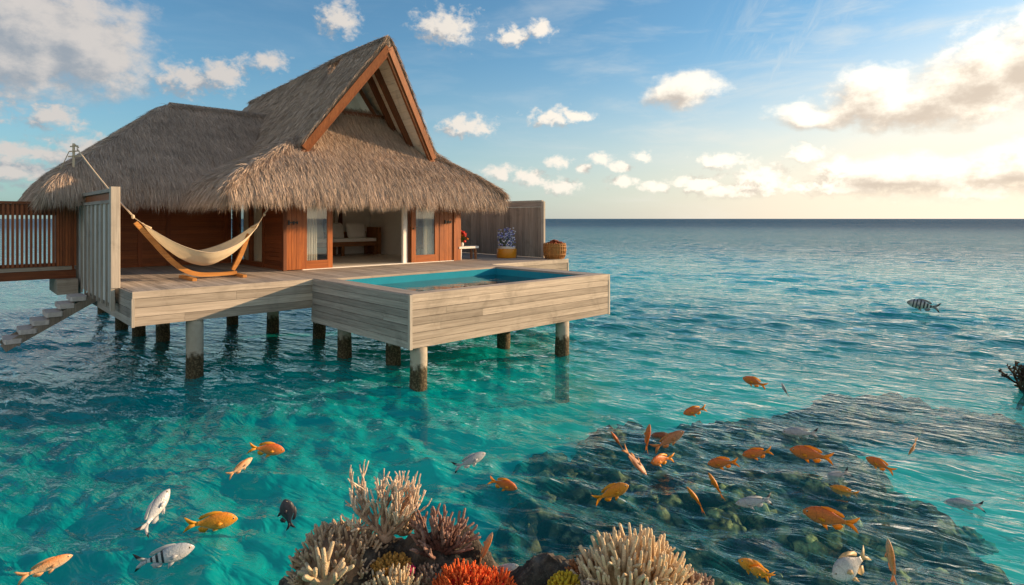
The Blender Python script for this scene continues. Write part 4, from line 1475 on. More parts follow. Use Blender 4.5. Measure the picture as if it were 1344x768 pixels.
curtain('cream curtain gathered behind the left glass door of the villa', 1.00, 6.455, 1.34, 6.455, 5, 0.025)
curtain('pale curtain hanging behind the right glass door beside a chair', 4.82, 6.47, 5.16, 6.47, 5, 0.035)
curtain('long grey white curtain in the side window behind the hammock, nearer the villa corner', 0.60, 7.92, 0.60, 8.86, 9, 0.035)
curtain('grey white curtain in the side window, beyond the window bar', 0.60, 8.90, 0.60, 9.82, 9, 0.035)


def build_inside():
    x0, x1, y0, y1 = 3.0, 5.75, 10.75, 11.55
    zb = DZ+0.015
    root = thing('sofa', 'dark timber daybed sofa inside the open villa doors', 'sofa', ((x0+x1)/2, y0, zb))
    mb = MB(); mb.box(x0, x1, y0, y1, zb+0.34, zb+0.50, 0.5, 0.01); mb.build('seat_frame', M['sofa_wood'], root)
    for x in (x0+0.04, (x0+x1)/2-0.05, x1-0.12):
        for y in (y0+0.03, y1-0.12):
            mb = MB(); mb.box(x, x+0.10, y, y+0.09, zb+0.001, zb+0.338, 0.5); mb.build('leg', M['sofa_wood'], root)
    mb = MB(); mb.box(x1+0.002, x1+0.14, y0-0.02, y1, zb+0.02, zb+1.02, 0.5, 0.01); mb.build('armrest', M['sofa_wood'], root)
    mb = MB(); mb.box(x0, x1-0.01, y1+0.002, y1+0.06, zb+0.34, zb+0.85, 0.4); mb.build('backrest', M['sofa_wood'], root)
    mb = MB(); mb.box(x0+0.02, x1-0.02, y0+0.01, y1-0.01, zb+0.503, zb+0.62, 0.5, 0.04); mb.build('seat_cushion', M['cushion'], root)
    for i, (x, lab, w_) in enumerate(((3.55, 'white cushion at the left end of the daybed sofa', 0.5), (4.30, 'grey white cushion leaning in the middle of the daybed sofa', 0.55), (5.15, 'large white cushion leaning by the right arm of the daybed sofa', 0.62))):
        mb = MB(); mb.smooth = True
        import bmesh
        bm = bmesh.new(); bmesh.ops.create_uvsphere(bm, u_segments=24, v_segments=14, radius=1.0)
        vs = []
        for v in bm.verts:
            p = v.co
            sx = math.copysign(abs(p.x)**0.32, p.x); sz = math.copysign(abs(p.z)**0.32, p.z)
            yy = p.y*0.13*(1-0.6*max(abs(sx), abs(sz))**4)
            zz = sz*0.29
            vs.append((x+sx*w_*0.62, 11.28+yy+zz*0.32, zb+0.90+zz))
        fs = [tuple(v.index for v in f.verts) for f in bm.faces]
        bm.free()
        mb.add(vs, fs, 0.5 if i != 1 else 0.1)
        mb.build('cushion', M['cushion'], base=(x, 11.28, zb+0.63), label=lab, cat='cushion', group='cushions on the daybed sofa')
    # chair behind the right glass door
    cx, cy = 5.35, 7.5
    root = thing('rattan_chair', 'brown rattan armchair with rounded back behind the right glass door', 'chair', (cx, cy, zb))
    mb = MB(); mb.smooth = True
    pts = []
    mb.blob((cx, cy, zb+0.40), (0.30, 0.30, 0.06), 0.1, 2, 2, 1)
    mb.build('seat', M['wicker'], root)
    mb = MB(); mb.smooth = True
    vs, fs = [], []
    for k, z in enumerate(np.linspace(0.42, 1.08, 7)):
        for j in range(13):
            a = R(-10+200*j/12)
            r_ = 0.30+0.05*(k/6)
            top = z if z < 1.0 else 1.0+0.08*math.sin(a if 0 < a < math.pi else 0)
            vs.append((cx+r_*math.sin(a-math.pi/2)*1.0, cy+r_*math.cos(a-math.pi/2), zb+top))
    for k in range(6):
        for j in range(12): fs.append((k*13+j, k*13+j+1, (k+1)*13+j+1, (k+1)*13+j))
    mb.add(vs, fs, 0.5)
    mb.build('backrest', M['wicker'], root)
    for sx in (-0.22, 0.22):
        for sy in (-0.2, 0.2):
            mb = MB(); mb.tube([(cx+sx*1.1, cy+sy*1.1, zb+0.002), (cx+sx, cy+sy, zb+0.38)], 0.02, 8, 0.4); mb.build('leg', M['sofa_wood'], root)


build_inside()

# ------------------------------------------------------------------ hammock on its curved stand, mast with the rope


def spline(pts, n):
    P = np.array(pts, float)
    t = np.linspace(0, len(P)-1, n)
    out = []
    for u_ in t:
        i = min(int(u_), len(P)-2); f = u_-i
        p0, p1, p2, p3 = P[max(i-1, 0)], P[i], P[i+1], P[min(i+2, len(P)-1)]
        out.append(0.5*((2*p1)+(-p0+p2)*f+(2*p0-5*p1+4*p2-p3)*f*f+(-p0+3*p1-3*p2+p3)*f**3))
    return np.array(out)


def build_hammock():
    Y = 5.75
    root = thing('hammock_stand', 'curved honey coloured timber stand under the cream hammock', 'stand', (-1.5, Y, DZ+0.003))
    path = spline([(-3.02, Y, 3.02), (-2.70, Y, 2.62), (-2.38, Y, 2.22), (-2.10, Y, 1.97), (-1.80, Y, 1.85), (-1.40, Y, 1.825), (-0.98, Y, 1.835)], 26)

    def arc(mb, P, w_, h_):
        vs, fs = [], []
        for i, p in enumerate(P):
            t = P[min(i+1, len(P)-1)]-P[max(i-1, 0)]; t = t/np.linalg.norm(t)
            nrm = np.array([-t[2], 0, t[0]])
            k = 0.75+0.25*math.sin(math.pi*min(1, i/len(P)*1.2))
            for a, b in ((-1, -1), (1, -1), (1, 1), (-1, 1)):
                vs.append(p+np.array([0, a*w_/2, 0])+nrm*b*h_/2*k)
        n = len(P)
        for i in range(n-1):
            for j in range(4): fs.append((i*4+j, i*4+(j+1) % 4, (i+1)*4+(j+1) % 4, (i+1)*4+j))
        fs += [(3, 2, 1, 0), ((n-1)*4, (n-1)*4+1, (n-1)*4+2, (n-1)*4+3)]
        mb.add(vs, fs, 0.55)
    mb = MB(); arc(mb, path, 0.085, 0.105); mb.build('curved_beam', M['teak'], root)
    path2 = spline([(-1.06, Y+0.005, 1.90), (-0.93, Y+0.005, 2.14), (-0.80, Y+0.005, 2.45), (-0.70, Y+0.005, 2.74)], 14)
    mb = MB(); arc(mb, path2, 0.075, 0.10); mb.build('upright', M['teak'], root)
    for x, w_ in ((-2.02, 0.52), (-0.95, 0.46)):
        mb = MB(); mb.box(x-0.045, x+0.045, Y-w_, Y+w_, DZ+0.004, DZ+0.065, 0.6, 0.008); mb.build('foot', M['teak'], root)
    # hammock cloth
    A = np.array([-2.99, Y, 3.05]); B = np.array([-0.40, Y, 3.12])
    root = thing('hammock', 'cream cloth hammock slung above its curved timber stand', 'hammock', (-1.65, Y, 2.05))
    ns, nt = 60, 26
    vs, fs = [], []
    for i in range(ns+1):
        s = i/ns
        x = A[0]+0.10+(B[0]-A[0]-0.17)*s
        zc0 = 2.045
        c = (s-0.50)/0.5
        zc = zc0 + 0.92*abs(c)**1.75 + 0.06*max(0, abs(c)-0.6)
        wd = 0.60*max(0.0, math.sin(math.pi*min(max(s, 0.0), 1.0)))**0.75 + 0.012
        for j in range(nt+1):
            t = 2*j/nt-1
            lift = (0.30*math.sin(math.pi*s)**0.8)*abs(t)**2.2
            rip = (0.016*math.sin(t*19+2.0*math.sin(s*5))+0.008*math.sin(t*41+s*9))*(0.30+abs(c))*(1 if 0 < i < ns else 0)
            vs.append((x, Y+wd*t*(1-0.15*abs(t)), zc+lift+rip+0.02*t*abs(c)))
    for i in range(ns):
        for j in range(nt): fs.append((i*(nt+1)+j, (i+1)*(nt+1)+j, (i+1)*(nt+1)+j+1, i*(nt+1)+j+1))
    mb = MB(); mb.smooth = True; mb.add(vs, fs)
    cl = mb.build('cloth', M['hammock'], root)
    mb = MB(); mb.smooth = True
    for row in (0, nt):
        mb.tube([vs[i*(nt+1)+row] for i in range(0, ns+1, 2)], 0.009, 5, 0.6)
    mb.build('edge_cord', M['rope'], root)
    for P, Q in ((Vector(vs[(nt//2)]), Vector((-3.06, Y, 3.14))), (Vector(vs[ns*(nt+1)+nt//2]), Vector((-0.335, Y, 3.20)))):
        mb = MB(); mb.smooth = True
        sgn = 1 if Q.x > P.x else -1
        for k in range(7):
            o = (k-3)/3
            mb.tube([P+Vector((-sgn*0.16, o*0.07, -0.13+0.045*abs(o))), P+Vector((0, o*0.02, 0)), Q], 0.008, 5, 0.5)
        mb.lathe([(0.0, -0.05), (0.028, -0.03), (0.032, 0.0), (0.025, 0.03), (0.0, 0.05)], Q, 8, 0.6)
        mb.build('end_cords', M['rope'], root)
    # ropes
    mx, my = -3.70, 8.75
    for P, Q, lab in ((Vector((-3.06, Y, 3.15)), Vector((mx+0.06, my-0.05, 4.77)), 'long pale rope from the hammock up to the small mast on the left roof'),
                      (Vector((-0.335, Y, 3.21)), Vector((0.04, Y, 3.95)), 'short pale rope from the hammock up to the main roof eave')):
        mb = MB(); mb.smooth = True
        pts = [P.lerp(Q, k/12) + Vector((0, 0, -0.05*math.sin(math.pi*k/12)*(1 if k not in (0, 12) else 0))) for k in range(13)]
        mb.tube(pts, 0.017, 6, 0.6)
        mb.build('hammock_rope', M['rope'], base=tuple(P), label=lab, cat='rope')
    zr = float(z_wing(np.array([mx]), np.array([my]))[0])
    root = thing('roof_mast', 'small pale mast with crossbars on the left end of the thatch', 'mast', (mx, my, zr))
    mb = MB(); mb.tube([(mx, my, zr-0.35), (mx, my, 4.90)], 0.028, 8, 0.5); mb.build('pole', M['rope'], root)
    mb = MB()
    for k in range(3):
        z = 4.58+0.12*k
        mb.bar((mx-0.11+0.02*k, my, z), (mx+0.13-0.02*k, my, z+0.03), 0.03, 0.03, tint=0.4)
        mb.bar((mx, my-0.10, z+0.03), (mx, my+0.10, z+0.03), 0.028, 0.028, tint=0.4)
    mb.build('crossbar', M['rope'], root)
    mb = MB()
    mb.tube([(mx-0.09, my, 4.70), (mx-0.26, my-0.02, zr-0.10)], 0.010, 5, 0.0)
    mb.tube([(mx+0.09, my-0.03, 4.80), (mx+0.02, my, 4.87)], 0.022, 5, 0.6)
    mb.build('stay', M['rope'], root)


build_hammock()

# ------------------------------------------------------------------ fish


def fish_mat(name, back, side, belly, tail, fin=None, bars=None, rough=0.48, face=None):
    m, T, out = new_mat(name)
    co = T.n('ShaderNodeTexCoord').outputs['Object']
    sp = T.n('ShaderNodeSeparateXYZ', {0: co})
    x, z = sp.outputs[0], sp.outputs[2]
    n = T.noise(co, 9.0, 4.0)
    zz = T.math('MULTIPLY_ADD', T.math('SUBTRACT', n, 0.5), 0.06, z)
    c = T.mix(T.smooth(zz, -0.12, 0.01), belly, side)
    c = T.mix(T.smooth(zz, 0.02, 0.13), c, back)
    c = T.mix(T.smooth(x, -0.20, -0.36), c, tail)
    if face: c = T.mix(T.smooth(x, 0.30, 0.48), c, face)
    # scale rows
    sc = T.n('ShaderNodeTexVoronoi', {'Vector': T.vec('MULTIPLY', co, (1.0, 0.35, 1.25)), 'Scale': 34.0}).outputs[0]
    k = T.math('MULTIPLY_ADD', sc, -0.42, 1.12)
    k = T.math('MULTIPLY', k, T.math('MULTIPLY_ADD', T.math('SUBTRACT', n, 0.5), 0.5, 1.0))
    # gill cover line
    gl = T.math('ABSOLUTE', T.math('SUBTRACT', T.vec('LENGTH', T.vec('SUBTRACT', T.vec('MULTIPLY', co, (1, 0, 1)), (0.44, 0, 0.0))), 0.20))
    k = T.math('MULTIPLY', k, T.math('MULTIPLY_ADD', T.smooth(gl, 0.012, 0.0), -0.35, 1.0))
    c = T.mix(1.0, c, T.n('ShaderNodeCombineXYZ', {0: k, 1: k, 2: k}).outputs[0], 'MULTIPLY')
    for (bx, bw) in (bars or []):
        xx = T.math('MULTIPLY_ADD', z, 0.05, x)
        c = T.mix(T.smooth(T.math('ABSOLUTE', T.math('SUBTRACT', xx, bx)), bw, bw*0.7), c, (0.022, 0.022, 0.03))
    princ(T, out, c, rough, 0.5, sc, 0.25, 0.01)
    return m


def fin_mat(name, a, b, edge=None):
    m, T, out = new_mat(name)
    co = T.n('ShaderNodeTexCoord').outputs['Object']
    sp = T.n('ShaderNodeSeparateXYZ', {0: co})
    w_ = T.n('ShaderNodeTexWave', {'Vector': T.vec('MULTIPLY', co, (0.4, 0.4, 1.0)), 'Scale': 22.0, 'Distortion': 1.5}, bands_direction='Z').outputs[1]
    c = T.mix(w_, a, b)
    if edge: c = T.mix(T.math('MULTIPLY', T.smooth(T.math('ABSOLUTE', T.math('SUBTRACT', sp.outputs[2], -0.02)), 0.075, 0.10), T.smooth(sp.outputs[0], -0.33, -0.38)), c, edge)
    df = T.n('ShaderNodeBsdfPrincipled', {'Base Color': c, 'Roughness': 0.5})
    tl = T.n('ShaderNodeBsdfTranslucent', {'Color': c})
    mx = T.n('ShaderNodeMixShader', {0: 0.35})
    T.t.links.new(df.outputs[0], mx.inputs[1]); T.t.links.new(tl.outputs[0], mx.inputs[2])
    T.t.links.new(mx.outputs[0], out.inputs[0])
    return m


KINDS = {
    # depth factor, thickness, tail fork, body material, fin material
    'orange': (1.14, 0.40, 0.6, fish_mat('orange fish skin', (0.66, 0.13, 0.012), (0.62, 0.17, 0.025), (0.52, 0.22, 0.08), (0.78, 0.28, 0.015)), fin_mat('yellow orange fin', (0.80, 0.30, 0.012), (0.85, 0.42, 0.03))),
    'gold': (1.15, 0.40, 0.5, fish_mat('golden fish skin', (0.72, 0.24, 0.010), (0.72, 0.28, 0.015), (0.66, 0.31, 0.05), (0.82, 0.38, 0.02)), fin_mat('golden fin', (0.78, 0.34, 0.012), (0.85, 0.45, 0.03))),
    'peach': (0.88, 0.42, 0.7, fish_mat('pale orange fish skin', (0.75, 0.26, 0.06), (0.72, 0.40, 0.20), (0.75, 0.55, 0.40), (0.74, 0.32, 0.08)), fin_mat('pale orange fin', (0.76, 0.36, 0.12), (0.78, 0.50, 0.30))),
    'dusky': (0.86, 0.42, 0.6, fish_mat('dusky orange fish skin', (0.50, 0.16, 0.05), (0.46, 0.19, 0.08), (0.50, 0.30, 0.18), (0.60, 0.20, 0.04)), fin_mat('dusky fin', (0.58, 0.24, 0.06), (0.60, 0.30, 0.12))),
    'brown': (1.1, 0.42, 0.5, fish_mat('brown fish skin', (0.24, 0.06, 0.02), (0.26, 0.08, 0.03), (0.30, 0.14, 0.07), (0.40, 0.16, 0.06)), fin_mat('brown fin', (0.40, 0.18, 0.08), (0.45, 0.25, 0.14))),
    'silver': (0.95, 0.42, 0.9, fish_mat('silver fish skin', (0.30, 0.33, 0.37), (0.43, 0.45, 0.48), (0.60, 0.59, 0.58), (0.55, 0.56, 0.58), rough=0.25), fin_mat('silver fin', (0.52, 0.54, 0.57), (0.65, 0.65, 0.66), (0.03, 0.03, 0.05))),
    'deep_silver': (1.5, 0.36, 0.5, fish_mat('deep silver fish skin', (0.50, 0.47, 0.44), (0.60, 0.56, 0.52), (0.64, 0.60, 0.56), (0.66, 0.50, 0.30), rough=0.3), fin_mat('yellowish fin', (0.66, 0.46, 0.22), (0.70, 0.56, 0.34))),
    'sergeant': (1.12, 0.40, 0.9, fish_mat('barred fish skin', (0.36, 0.41, 0.47), (0.52, 0.54, 0.58), (0.66, 0.65, 0.64), (0.60, 0.62, 0.66), bars=[(-0.215, 0.022), (-0.125, 0.026), (-0.035, 0.024)], rough=0.25), fin_mat('barred fin', (0.5, 0.53, 0.57), (0.62, 0.64, 0.66), (0.02, 0.02, 0.03))),
    'full_bars': (1.15, 0.40, 1.0, fish_mat('many barred fish skin', (0.34, 0.34, 0.40), (0.50, 0.47, 0.44), (0.52, 0.44, 0.36), (0.05, 0.05, 0.06), bars=[(0.30, 0.022), (0.20, 0.024), (0.09, 0.028), (-0.02, 0.030), (-0.12, 0.030), (-0.22, 0.03)], rough=0.35, face=(0.20, 0.18, 0.18)), fin_mat('dark fin', (0.22, 0.22, 0.25), (0.34, 0.33, 0.33), (0.05, 0.05, 0.06))),
    'dark': (1.5, 0.40, 0.2, fish_mat('dark blue fish skin', (0.012, 0.014, 0.028), (0.030, 0.030, 0.048), (0.040, 0.036, 0.045), (0.03, 0.03, 0.05)), fin_mat('blue black fin', (0.02, 0.02, 0.04), (0.05, 0.045, 0.06))),
}
M['eye'] = plain('fish eye', (0.012, 0.010, 0.012), 0.1, 0.6)
M['eye_ring'] = plain('pale eye ring', (0.55, 0.45, 0.32), 0.3, 0.5)


def fish_mesh(kind, bend):
    dep, thk, fork, bm_, fm_ = KINDS[kind]
    mb = MB(); mb.smooth = True
    T_ = [0.0, 0.02, 0.06, 0.12, 0.20, 0.30, 0.42, 0.54, 0.66, 0.77, 0.87, 0.95, 1.0]
    Ht = [0.006, 0.028, 0.060, 0.092, 0.122, 0.146, 0.156, 0.147, 0.120, 0.086, 0.056, 0.040, 0.036]
    Hb = [0.006, 0.026, 0.050, 0.078, 0.108, 0.132, 0.142, 0.134, 0.108, 0.076, 0.050, 0.038, 0.036]
    n = 18
    vs, fs = [], []

    def by(x): return bend*(0.10*(0.1-x)**2*4 if x < 0.1 else 0.0)
    for t, ht, hb in zip(T_, Ht, Hb):
        x = 0.5-0.78*t
        th = thk*0.5*(ht+hb)*dep*(1.0 if t > 0.1 else 0.9)
        if t > 0.75: th *= 0.75-0.9*(t-0.75)
        for j in range(n):
            a = 2*math.pi*j/n
            s, c = math.sin(a), math.cos(a)
            h = (ht if s > 0 else hb)*dep
            vs.append((x, by(x)+th*math.copysign(abs(c)**0.9, c), h*math.copysign(abs(s)**0.92, s) - 0.006*dep))
    k = len(T_)
    for i in range(k-1):
        for j in range(n): fs.append((i*n+j, (i+1)*n+j, (i+1)*n+(j+1) % n, i*n+(j+1) % n))
    fs.append(tuple(range(n))); fs.append(tuple((k-1)*n+j for j in range(n-1, -1, -1)))
    mb.mat = 0
    mb.add(vs, fs)

    def fin(poly, th=0.006, y0=0.0, ytip=0.0, mat=1):
        """closed outline (x, z, spread) given a thickness"""
        mb.mat = mat
        a, b = [], []
        for (x, z, s) in poly:
            y = by(x)+y0+ytip*s
            a.append((x, y-th*(1-0.8*s), z)); b.append((x, y+th*(1-0.8*s), z))
        m_ = len(poly)
        # triangulate as a fan from the middle so that concave outlines hold
        f = [tuple(range(m_-1, -1, -1)), tuple(range(m_, 2*m_))]
        f += [(i, (i+1) % m_, m_+(i+1) % m_, m_+i) for i in range(m_)]
        mb.add(a+b, f)
    hz = 0.036*dep
    tl = 0.10+0.06*fork
    # tail: two lobes
    fin([(-0.265, 0.0, 0), (-0.27, hz*0.9, 0), (-0.36, 0.075, 0.4), (-0.46, 0.06+tl*0.62, 0.9), (-0.505, 0.07+tl*0.72, 1), (-0.455, 0.055+0.02*fork, 0.9), (-0.40+0.02*fork, 0.0, 0.8)])
    fin([(-0.265, 0.0, 0), (-0.40+0.02*fork, 0.0, 0.8), (-0.455, -0.055-0.02*fork, 0.9), (-0.505, -0.07-tl*0.72, 1), (-0.46, -0.06-tl*0.62, 0.9), (-0.36, -0.075, 0.4), (-0.27, -hz*0.9, 0)])
    # dorsal, anal, pelvic
    dz = dep
    fin([(0.24, 0.118*dz, 0), (0.17, 0.165*dz, 0.8), (0.05, 0.183*dz, 1), (-0.08, 0.165*dz, 1), (-0.20, 0.128*dz, 1), (-0.245, 0.085*dz, 1), (-0.20, 0.055*dz, 0), (-0.05, 0.11*dz, 0), (0.12, 0.135*dz, 0)])
    fin([(-0.03, -0.118*dz, 0), (-0.10, -0.175*dz, 0.9), (-0.19, -0.155*dz, 1), (-0.235, -0.085*dz, 1), (-0.18, -0.06*dz, 0)])
    for sy in (-1, 1):
        fin([(0.17, -0.12*dz, 0), (0.12, -0.165*dz, 0.6), (0.03, -0.21*dz, 1), (0.05, -0.14*dz, 0.5)], 0.004, sy*0.012, sy*0.03)
        # pectoral
        th = thk*0.15*dep
        fin([(0.22, -0.03*dz, 0), (0.17, 0.0, 0.4), (0.09, -0.015*dz, 0.9), (0.10, -0.07*dz, 1), (0.17, -0.06*dz, 0.3)], 0.003, sy*th*0.95, sy*0.035)
        # eye
        ex, ez = 0.415, 0.022*dep
        mb.mat = 3; mb.blob((ex, sy*thk*0.066*dep, ez), (0.024, 0.010, 0.024), 0, 1, 2)
        mb.mat = 2; mb.blob((ex, sy*thk*0.073*dep, ez), (0.016, 0.011, 0.016), 0, 1, 2)
    me_o = mb.build('fish', [bm_, fm_, M['eye'], M['eye_ring']], world=True)
    return me_o


FISH = [
    # x, y, z, length, heading in degrees (0 right, 90 up), side or edge-on, kind, bend, name, label, tail-first tilt
    (-3.928, 4.998, 0.171, 0.384, 8, 's', 'peach', 0.0, 5, 'pale orange fish swimming alone in the bottom left corner'),
    (-3.007, 5.144, 0.178, 0.462, 5, 's', 'sergeant', 0.8, 0, 'silver fish with three black bars near its tail, lower left'),
    (-3.422, 5.692, 0.298, 0.452, 47, 's', 'silver', -0.8, 35, 'slim silver fish with a black tail edge slanting upward at lower left'),
    (-2.898, 5.723, 0.180, 0.470, -5, 's', 'gold', 0.0, 0, 'solid golden yellow fish above the barred fish at lower left'),
    (-3.170, 6.946, 0.197, 0.321, 25, 's', 'peach', 0.8, 30, 'small pale orange fish nosing up, just under the orange fish left of centre'),
    (-3.082, 7.466, 0.209, 0.440, -15, 's', 'orange', -0.8, 0, 'orange fish pointing right, highest of the lone fish at lower left'),
    (-2.194, 5.821, 0.205, 0.31, 100, 's', 'dark', 0.0, 0, 'blue black upright fish beside the tan bush coral'),
    (-0.499, 7.084, 0.212, 0.418, 18, 's', 'silver', 0.8, 20, 'silver fish with a black tail tip right of the tall pale coral'),
    (-0.100, 6.521, 0.191, 0.334, -20, 's', 'orange', -0.8, 0, 'red orange fish between the silver fish and the dark reef, nose down right'),
    (-0.210, 4.684, 0.500, 0.276, 65, 'e', 'peach', 0.0, 20, 'thin peach fish seen from above, standing over the smaller red coral'),
    (-0.058, 4.544, 0.420, 0.221, 15, 's', 'silver', 0.8, 0, 'pale silver fish partly behind the smaller red orange coral clump'),
    (1.043, 6.261, 0.218, 0.401, 22, 's', 'gold', -0.8, 8, 'golden orange fish pointing right over the left side of the reef'),
    (1.358, 7.618, 0.238, 0.313, 125, 'e', 'orange', 0.0, 15, 'small orange fish seen from above, uppermost of the slanting pair at the reef edge'),
    (1.429, 6.922, 0.278, 0.408, -48, 'e', 'dusky', 0.0, 25, 'longer dusky orange fish seen from above, lower of the slanting pair at the reef edge'),
    (1.736, 7.650, 0.275, 0.373, 78, 'e', 'orange', -0.8, 20, 'narrow upright orange fish right of the slanting pair'),
    (1.993, 7.583, 0.271, 0.467, 32, 's', 'dusky', 0.0, 10, 'dusky orange fish rising to the right, largest of the cluster at the reef edge'),
    (1.830, 7.282, 0.150, 0.373, 178, 's', 'orange', 0.8, 48, 'orange fish with a dark side spot facing left below the dusky rising fish'),
    (2.125, 8.289, 0.050, 0.361, 175, 's', 'brown', 0.0, 0, 'small brown fish half hidden behind the dusky rising fish'),
    (2.778, 9.029, 0.183, 0.370, 193, 's', 'orange', 0.0, 20, 'dark orange fish with a yellow tail swimming alone above the reef cluster'),
    (4.276, 10.489, 0.222, 0.430, 160, 's', 'orange', 0.8, 20, 'small orange fish in open water, farthest of the orange fish'),
    (4.590, 10.001, 0.215, 0.256, 112, 'e', 'sergeant', -0.8, 30, 'tiny thin barred fish beside the farthest orange fish'),
    (13.478, 19.469, 0.27, 0.92, 172, 's', 'full_bars', 0.0, 0, 'grey fish with many black bars far out on the open water'),
    (2.526, 7.114, 0.181, 0.365, 193, 's', 'orange', 0.8, 0, 'orange fish with a yellow tail facing left, leftmost of the row above the reef'),
    (3.047, 7.381, 0.186, 0.360, 195, 's', 'orange', -0.8, 0, 'orange fish with a yellow tail facing left, middle of the row above the reef'),
    (3.713, 7.370, 0.180, 0.491, 176, 's', 'orange', 0.0, 0, 'larger orange fish facing left under the pale ghostly fish above the reef'),
    (4.355, 7.033, 0.196, 0.325, 156, 's', 'orange', 0.8, 15, 'orange fish pointing up left, between the ghostly fish and the small peach fish'),
    (5.074, 7.510, 0.211, 0.250, 245, 'e', 'peach', -0.8, 25, 'small peach fish diving head down at the upper right of the reef'),
    (2.183, 6.355, 0.240, 0.310, 120, 'e', 'gold', 0.0, 25, 'slim golden fish seen from above, upper of the two diagonal ones'),
    (1.890, 6.091, 0.226, 0.297, 130, 'e', 'gold', 0.8, 25, 'slim golden fish seen from above, lower of the two diagonal ones'),
    (2.505, 6.144, 0.170, 0.378, 188, 's', 'silver', -0.8, 15, 'silver fish facing left below the row of orange fish'),
    (4.124, 8.509, 0.035, 0.480, 185, 's', 'silver', 0.0, 0, 'pale ghostly silver fish half sunk in the water above the large orange one'),
    (3.855, 7.074, 0.035, 0.363, 212, 's', 'silver', 0.8, 0, 'ghostly silver fish sunk in the water with its tail raised, above a golden tail'),
    (3.751, 6.711, 0.020, 0.293, 172, 's', 'gold', -0.8, 0, 'golden orange fish with a yellow tail just under the raised silver tail'),
    (3.105, 5.795, 0.180, 0.490, 176, 's', 'orange', 0.0, 0, 'biggest orange fish facing left over the right part of the reef'),
    (4.856, 6.387, 0.035, 0.360, 190, 's', 'silver', 0.8, 0, 'ghostly grey fish half sunk in rippled water, farthest right of the reef'),
    (2.831, 4.951, 0.212, 0.40, 208, 's', 'deep_silver', -0.8, 38, 'large deep bodied silver fish facing down left at the bottom right'),
    (3.120, 4.887, 0.274, 0.376, 97, 'e', 'peach', 0.0, 30, 'thin peach fish seen from above beside the large silver fish, bottom right'),
    (2.007, 4.923, 0.209, 0.316, 148, 's', 'gold', 0.8, 25, 'golden orange fish pointing up left at the bottom edge right of the cream coral'),
    (2.060, 4.898, 0.180, 0.251, 150, 's', 'gold', -0.8, 30, 'golden yellow fish close under the other golden fish at the bottom edge'),
]
GROUPS = {'orange': 'orange and golden fish by the reef', 'gold': 'orange and golden fish by the reef', 'peach': 'orange and golden fish by the reef', 'dusky': 'orange and golden fish by the reef',
          'brown': 'orange and golden fish by the reef', 'silver': 'silver fish by the reef', 'deep_silver': 'silver fish by the reef', 'sergeant': 'black barred fish', 'full_bars': 'black barred fish', 'dark': None}


def build_fish():
    protos = {}
    for (x, y, z, L, th, view, kind, bend, yaw, lab) in FISH:
        key = (kind, bend)
        if key not in protos:
            protos[key] = fish_mesh(kind, bend); o = protos[key]
        else:
            o = protos[key].copy(); COL.objects.link(o)
        t = R(th)
        az = math.atan2(x, y)
        hx = Vector((math.cos(t), 0, math.sin(t)))
        if view == 's':
            up = Vector((-math.sin(t), 0, math.cos(t)))
            if up.z < 0: up = -up
        else:
            up = Vector((0, -1, 0.0))
        yv = up.cross(hx)
        m = Matrix((hx, yv, up)).transposed()
        m = Matrix.Rotation(-az, 3, 'Z') @ m @ (Matrix.Rotation(R(yaw), 3, 'Z') if view == 's' else Matrix.Rotation(R(yaw), 3, 'X'))
        o.matrix_world = Matrix.Translation((x, y, z)) @ m.to_4x4() @ Matrix.Scale(L, 4)
        tag(o, lab, 'fish', GROUPS[kind])


build_fish()

# ------------------------------------------------------------------ corals on the reef outcrop in front


def coral_mat(name, base, tip, dark=0.5, rough=0.8, tipw=0.6):
    m, T, out = new_mat(name)
    ti = T.n('ShaderNodeAttribute', attribute_name='tint').outputs['Fac']
    g = T.n('ShaderNodeNewGeometry').outputs['Position']
    n = T.noise(g, 14.0, 4.0)
    vo = T.n('ShaderNodeTexVoronoi', {'Vector': g, 'Scale': 130.0}).outputs[0]
    c = T.mix(T.smooth(ti, 0.45, 1.0), base, tip)
    k = T.math('MULTIPLY_ADD', T.math('SUBTRACT', n, 0.5), 0.9, 1.0)
    k = T.math('MULTIPLY', k, T.math('MULTIPLY_ADD', vo, 0.5, 0.72))
    c = T.mix(1.0, c, T.n('ShaderNodeCombineXYZ', {0: k, 1: k, 2: k}).outputs[0], 'MULTIPLY')
    princ(T, out, c, rough, 0.2, vo, 0.7, 0.006)
    return m


M['rock'] = None


def rock_mat():
    m, T, out = new_mat('reef rock')
    g = T.n('ShaderNodeNewGeometry').outputs['Position']
    n = T.noise(g, 5.0, 6.0, 0.65)
    n2 = T.noise(g, 38.0, 4.0, 0.6)
    c = T.mix(T.smooth(n, 0.35, 0.65), (0.035, 0.028, 0.022), (0.15, 0.125, 0.10))
    c = T.mix(T.smooth(n2, 0.55, 0.75), c, (0.22, 0.18, 0.13))
    c = T.mix(T.smooth(T.noise(g, 2.3, 3.0), 0.58, 0.70), c, (0.12, 0.045, 0.05))
    princ(T, out, c, 0.9, 0.2, T.math('ADD', n2, T.math('MULTIPLY', n, 2.0)), 0.9, 0.02)
    M['rock'] = m


rock_mat()


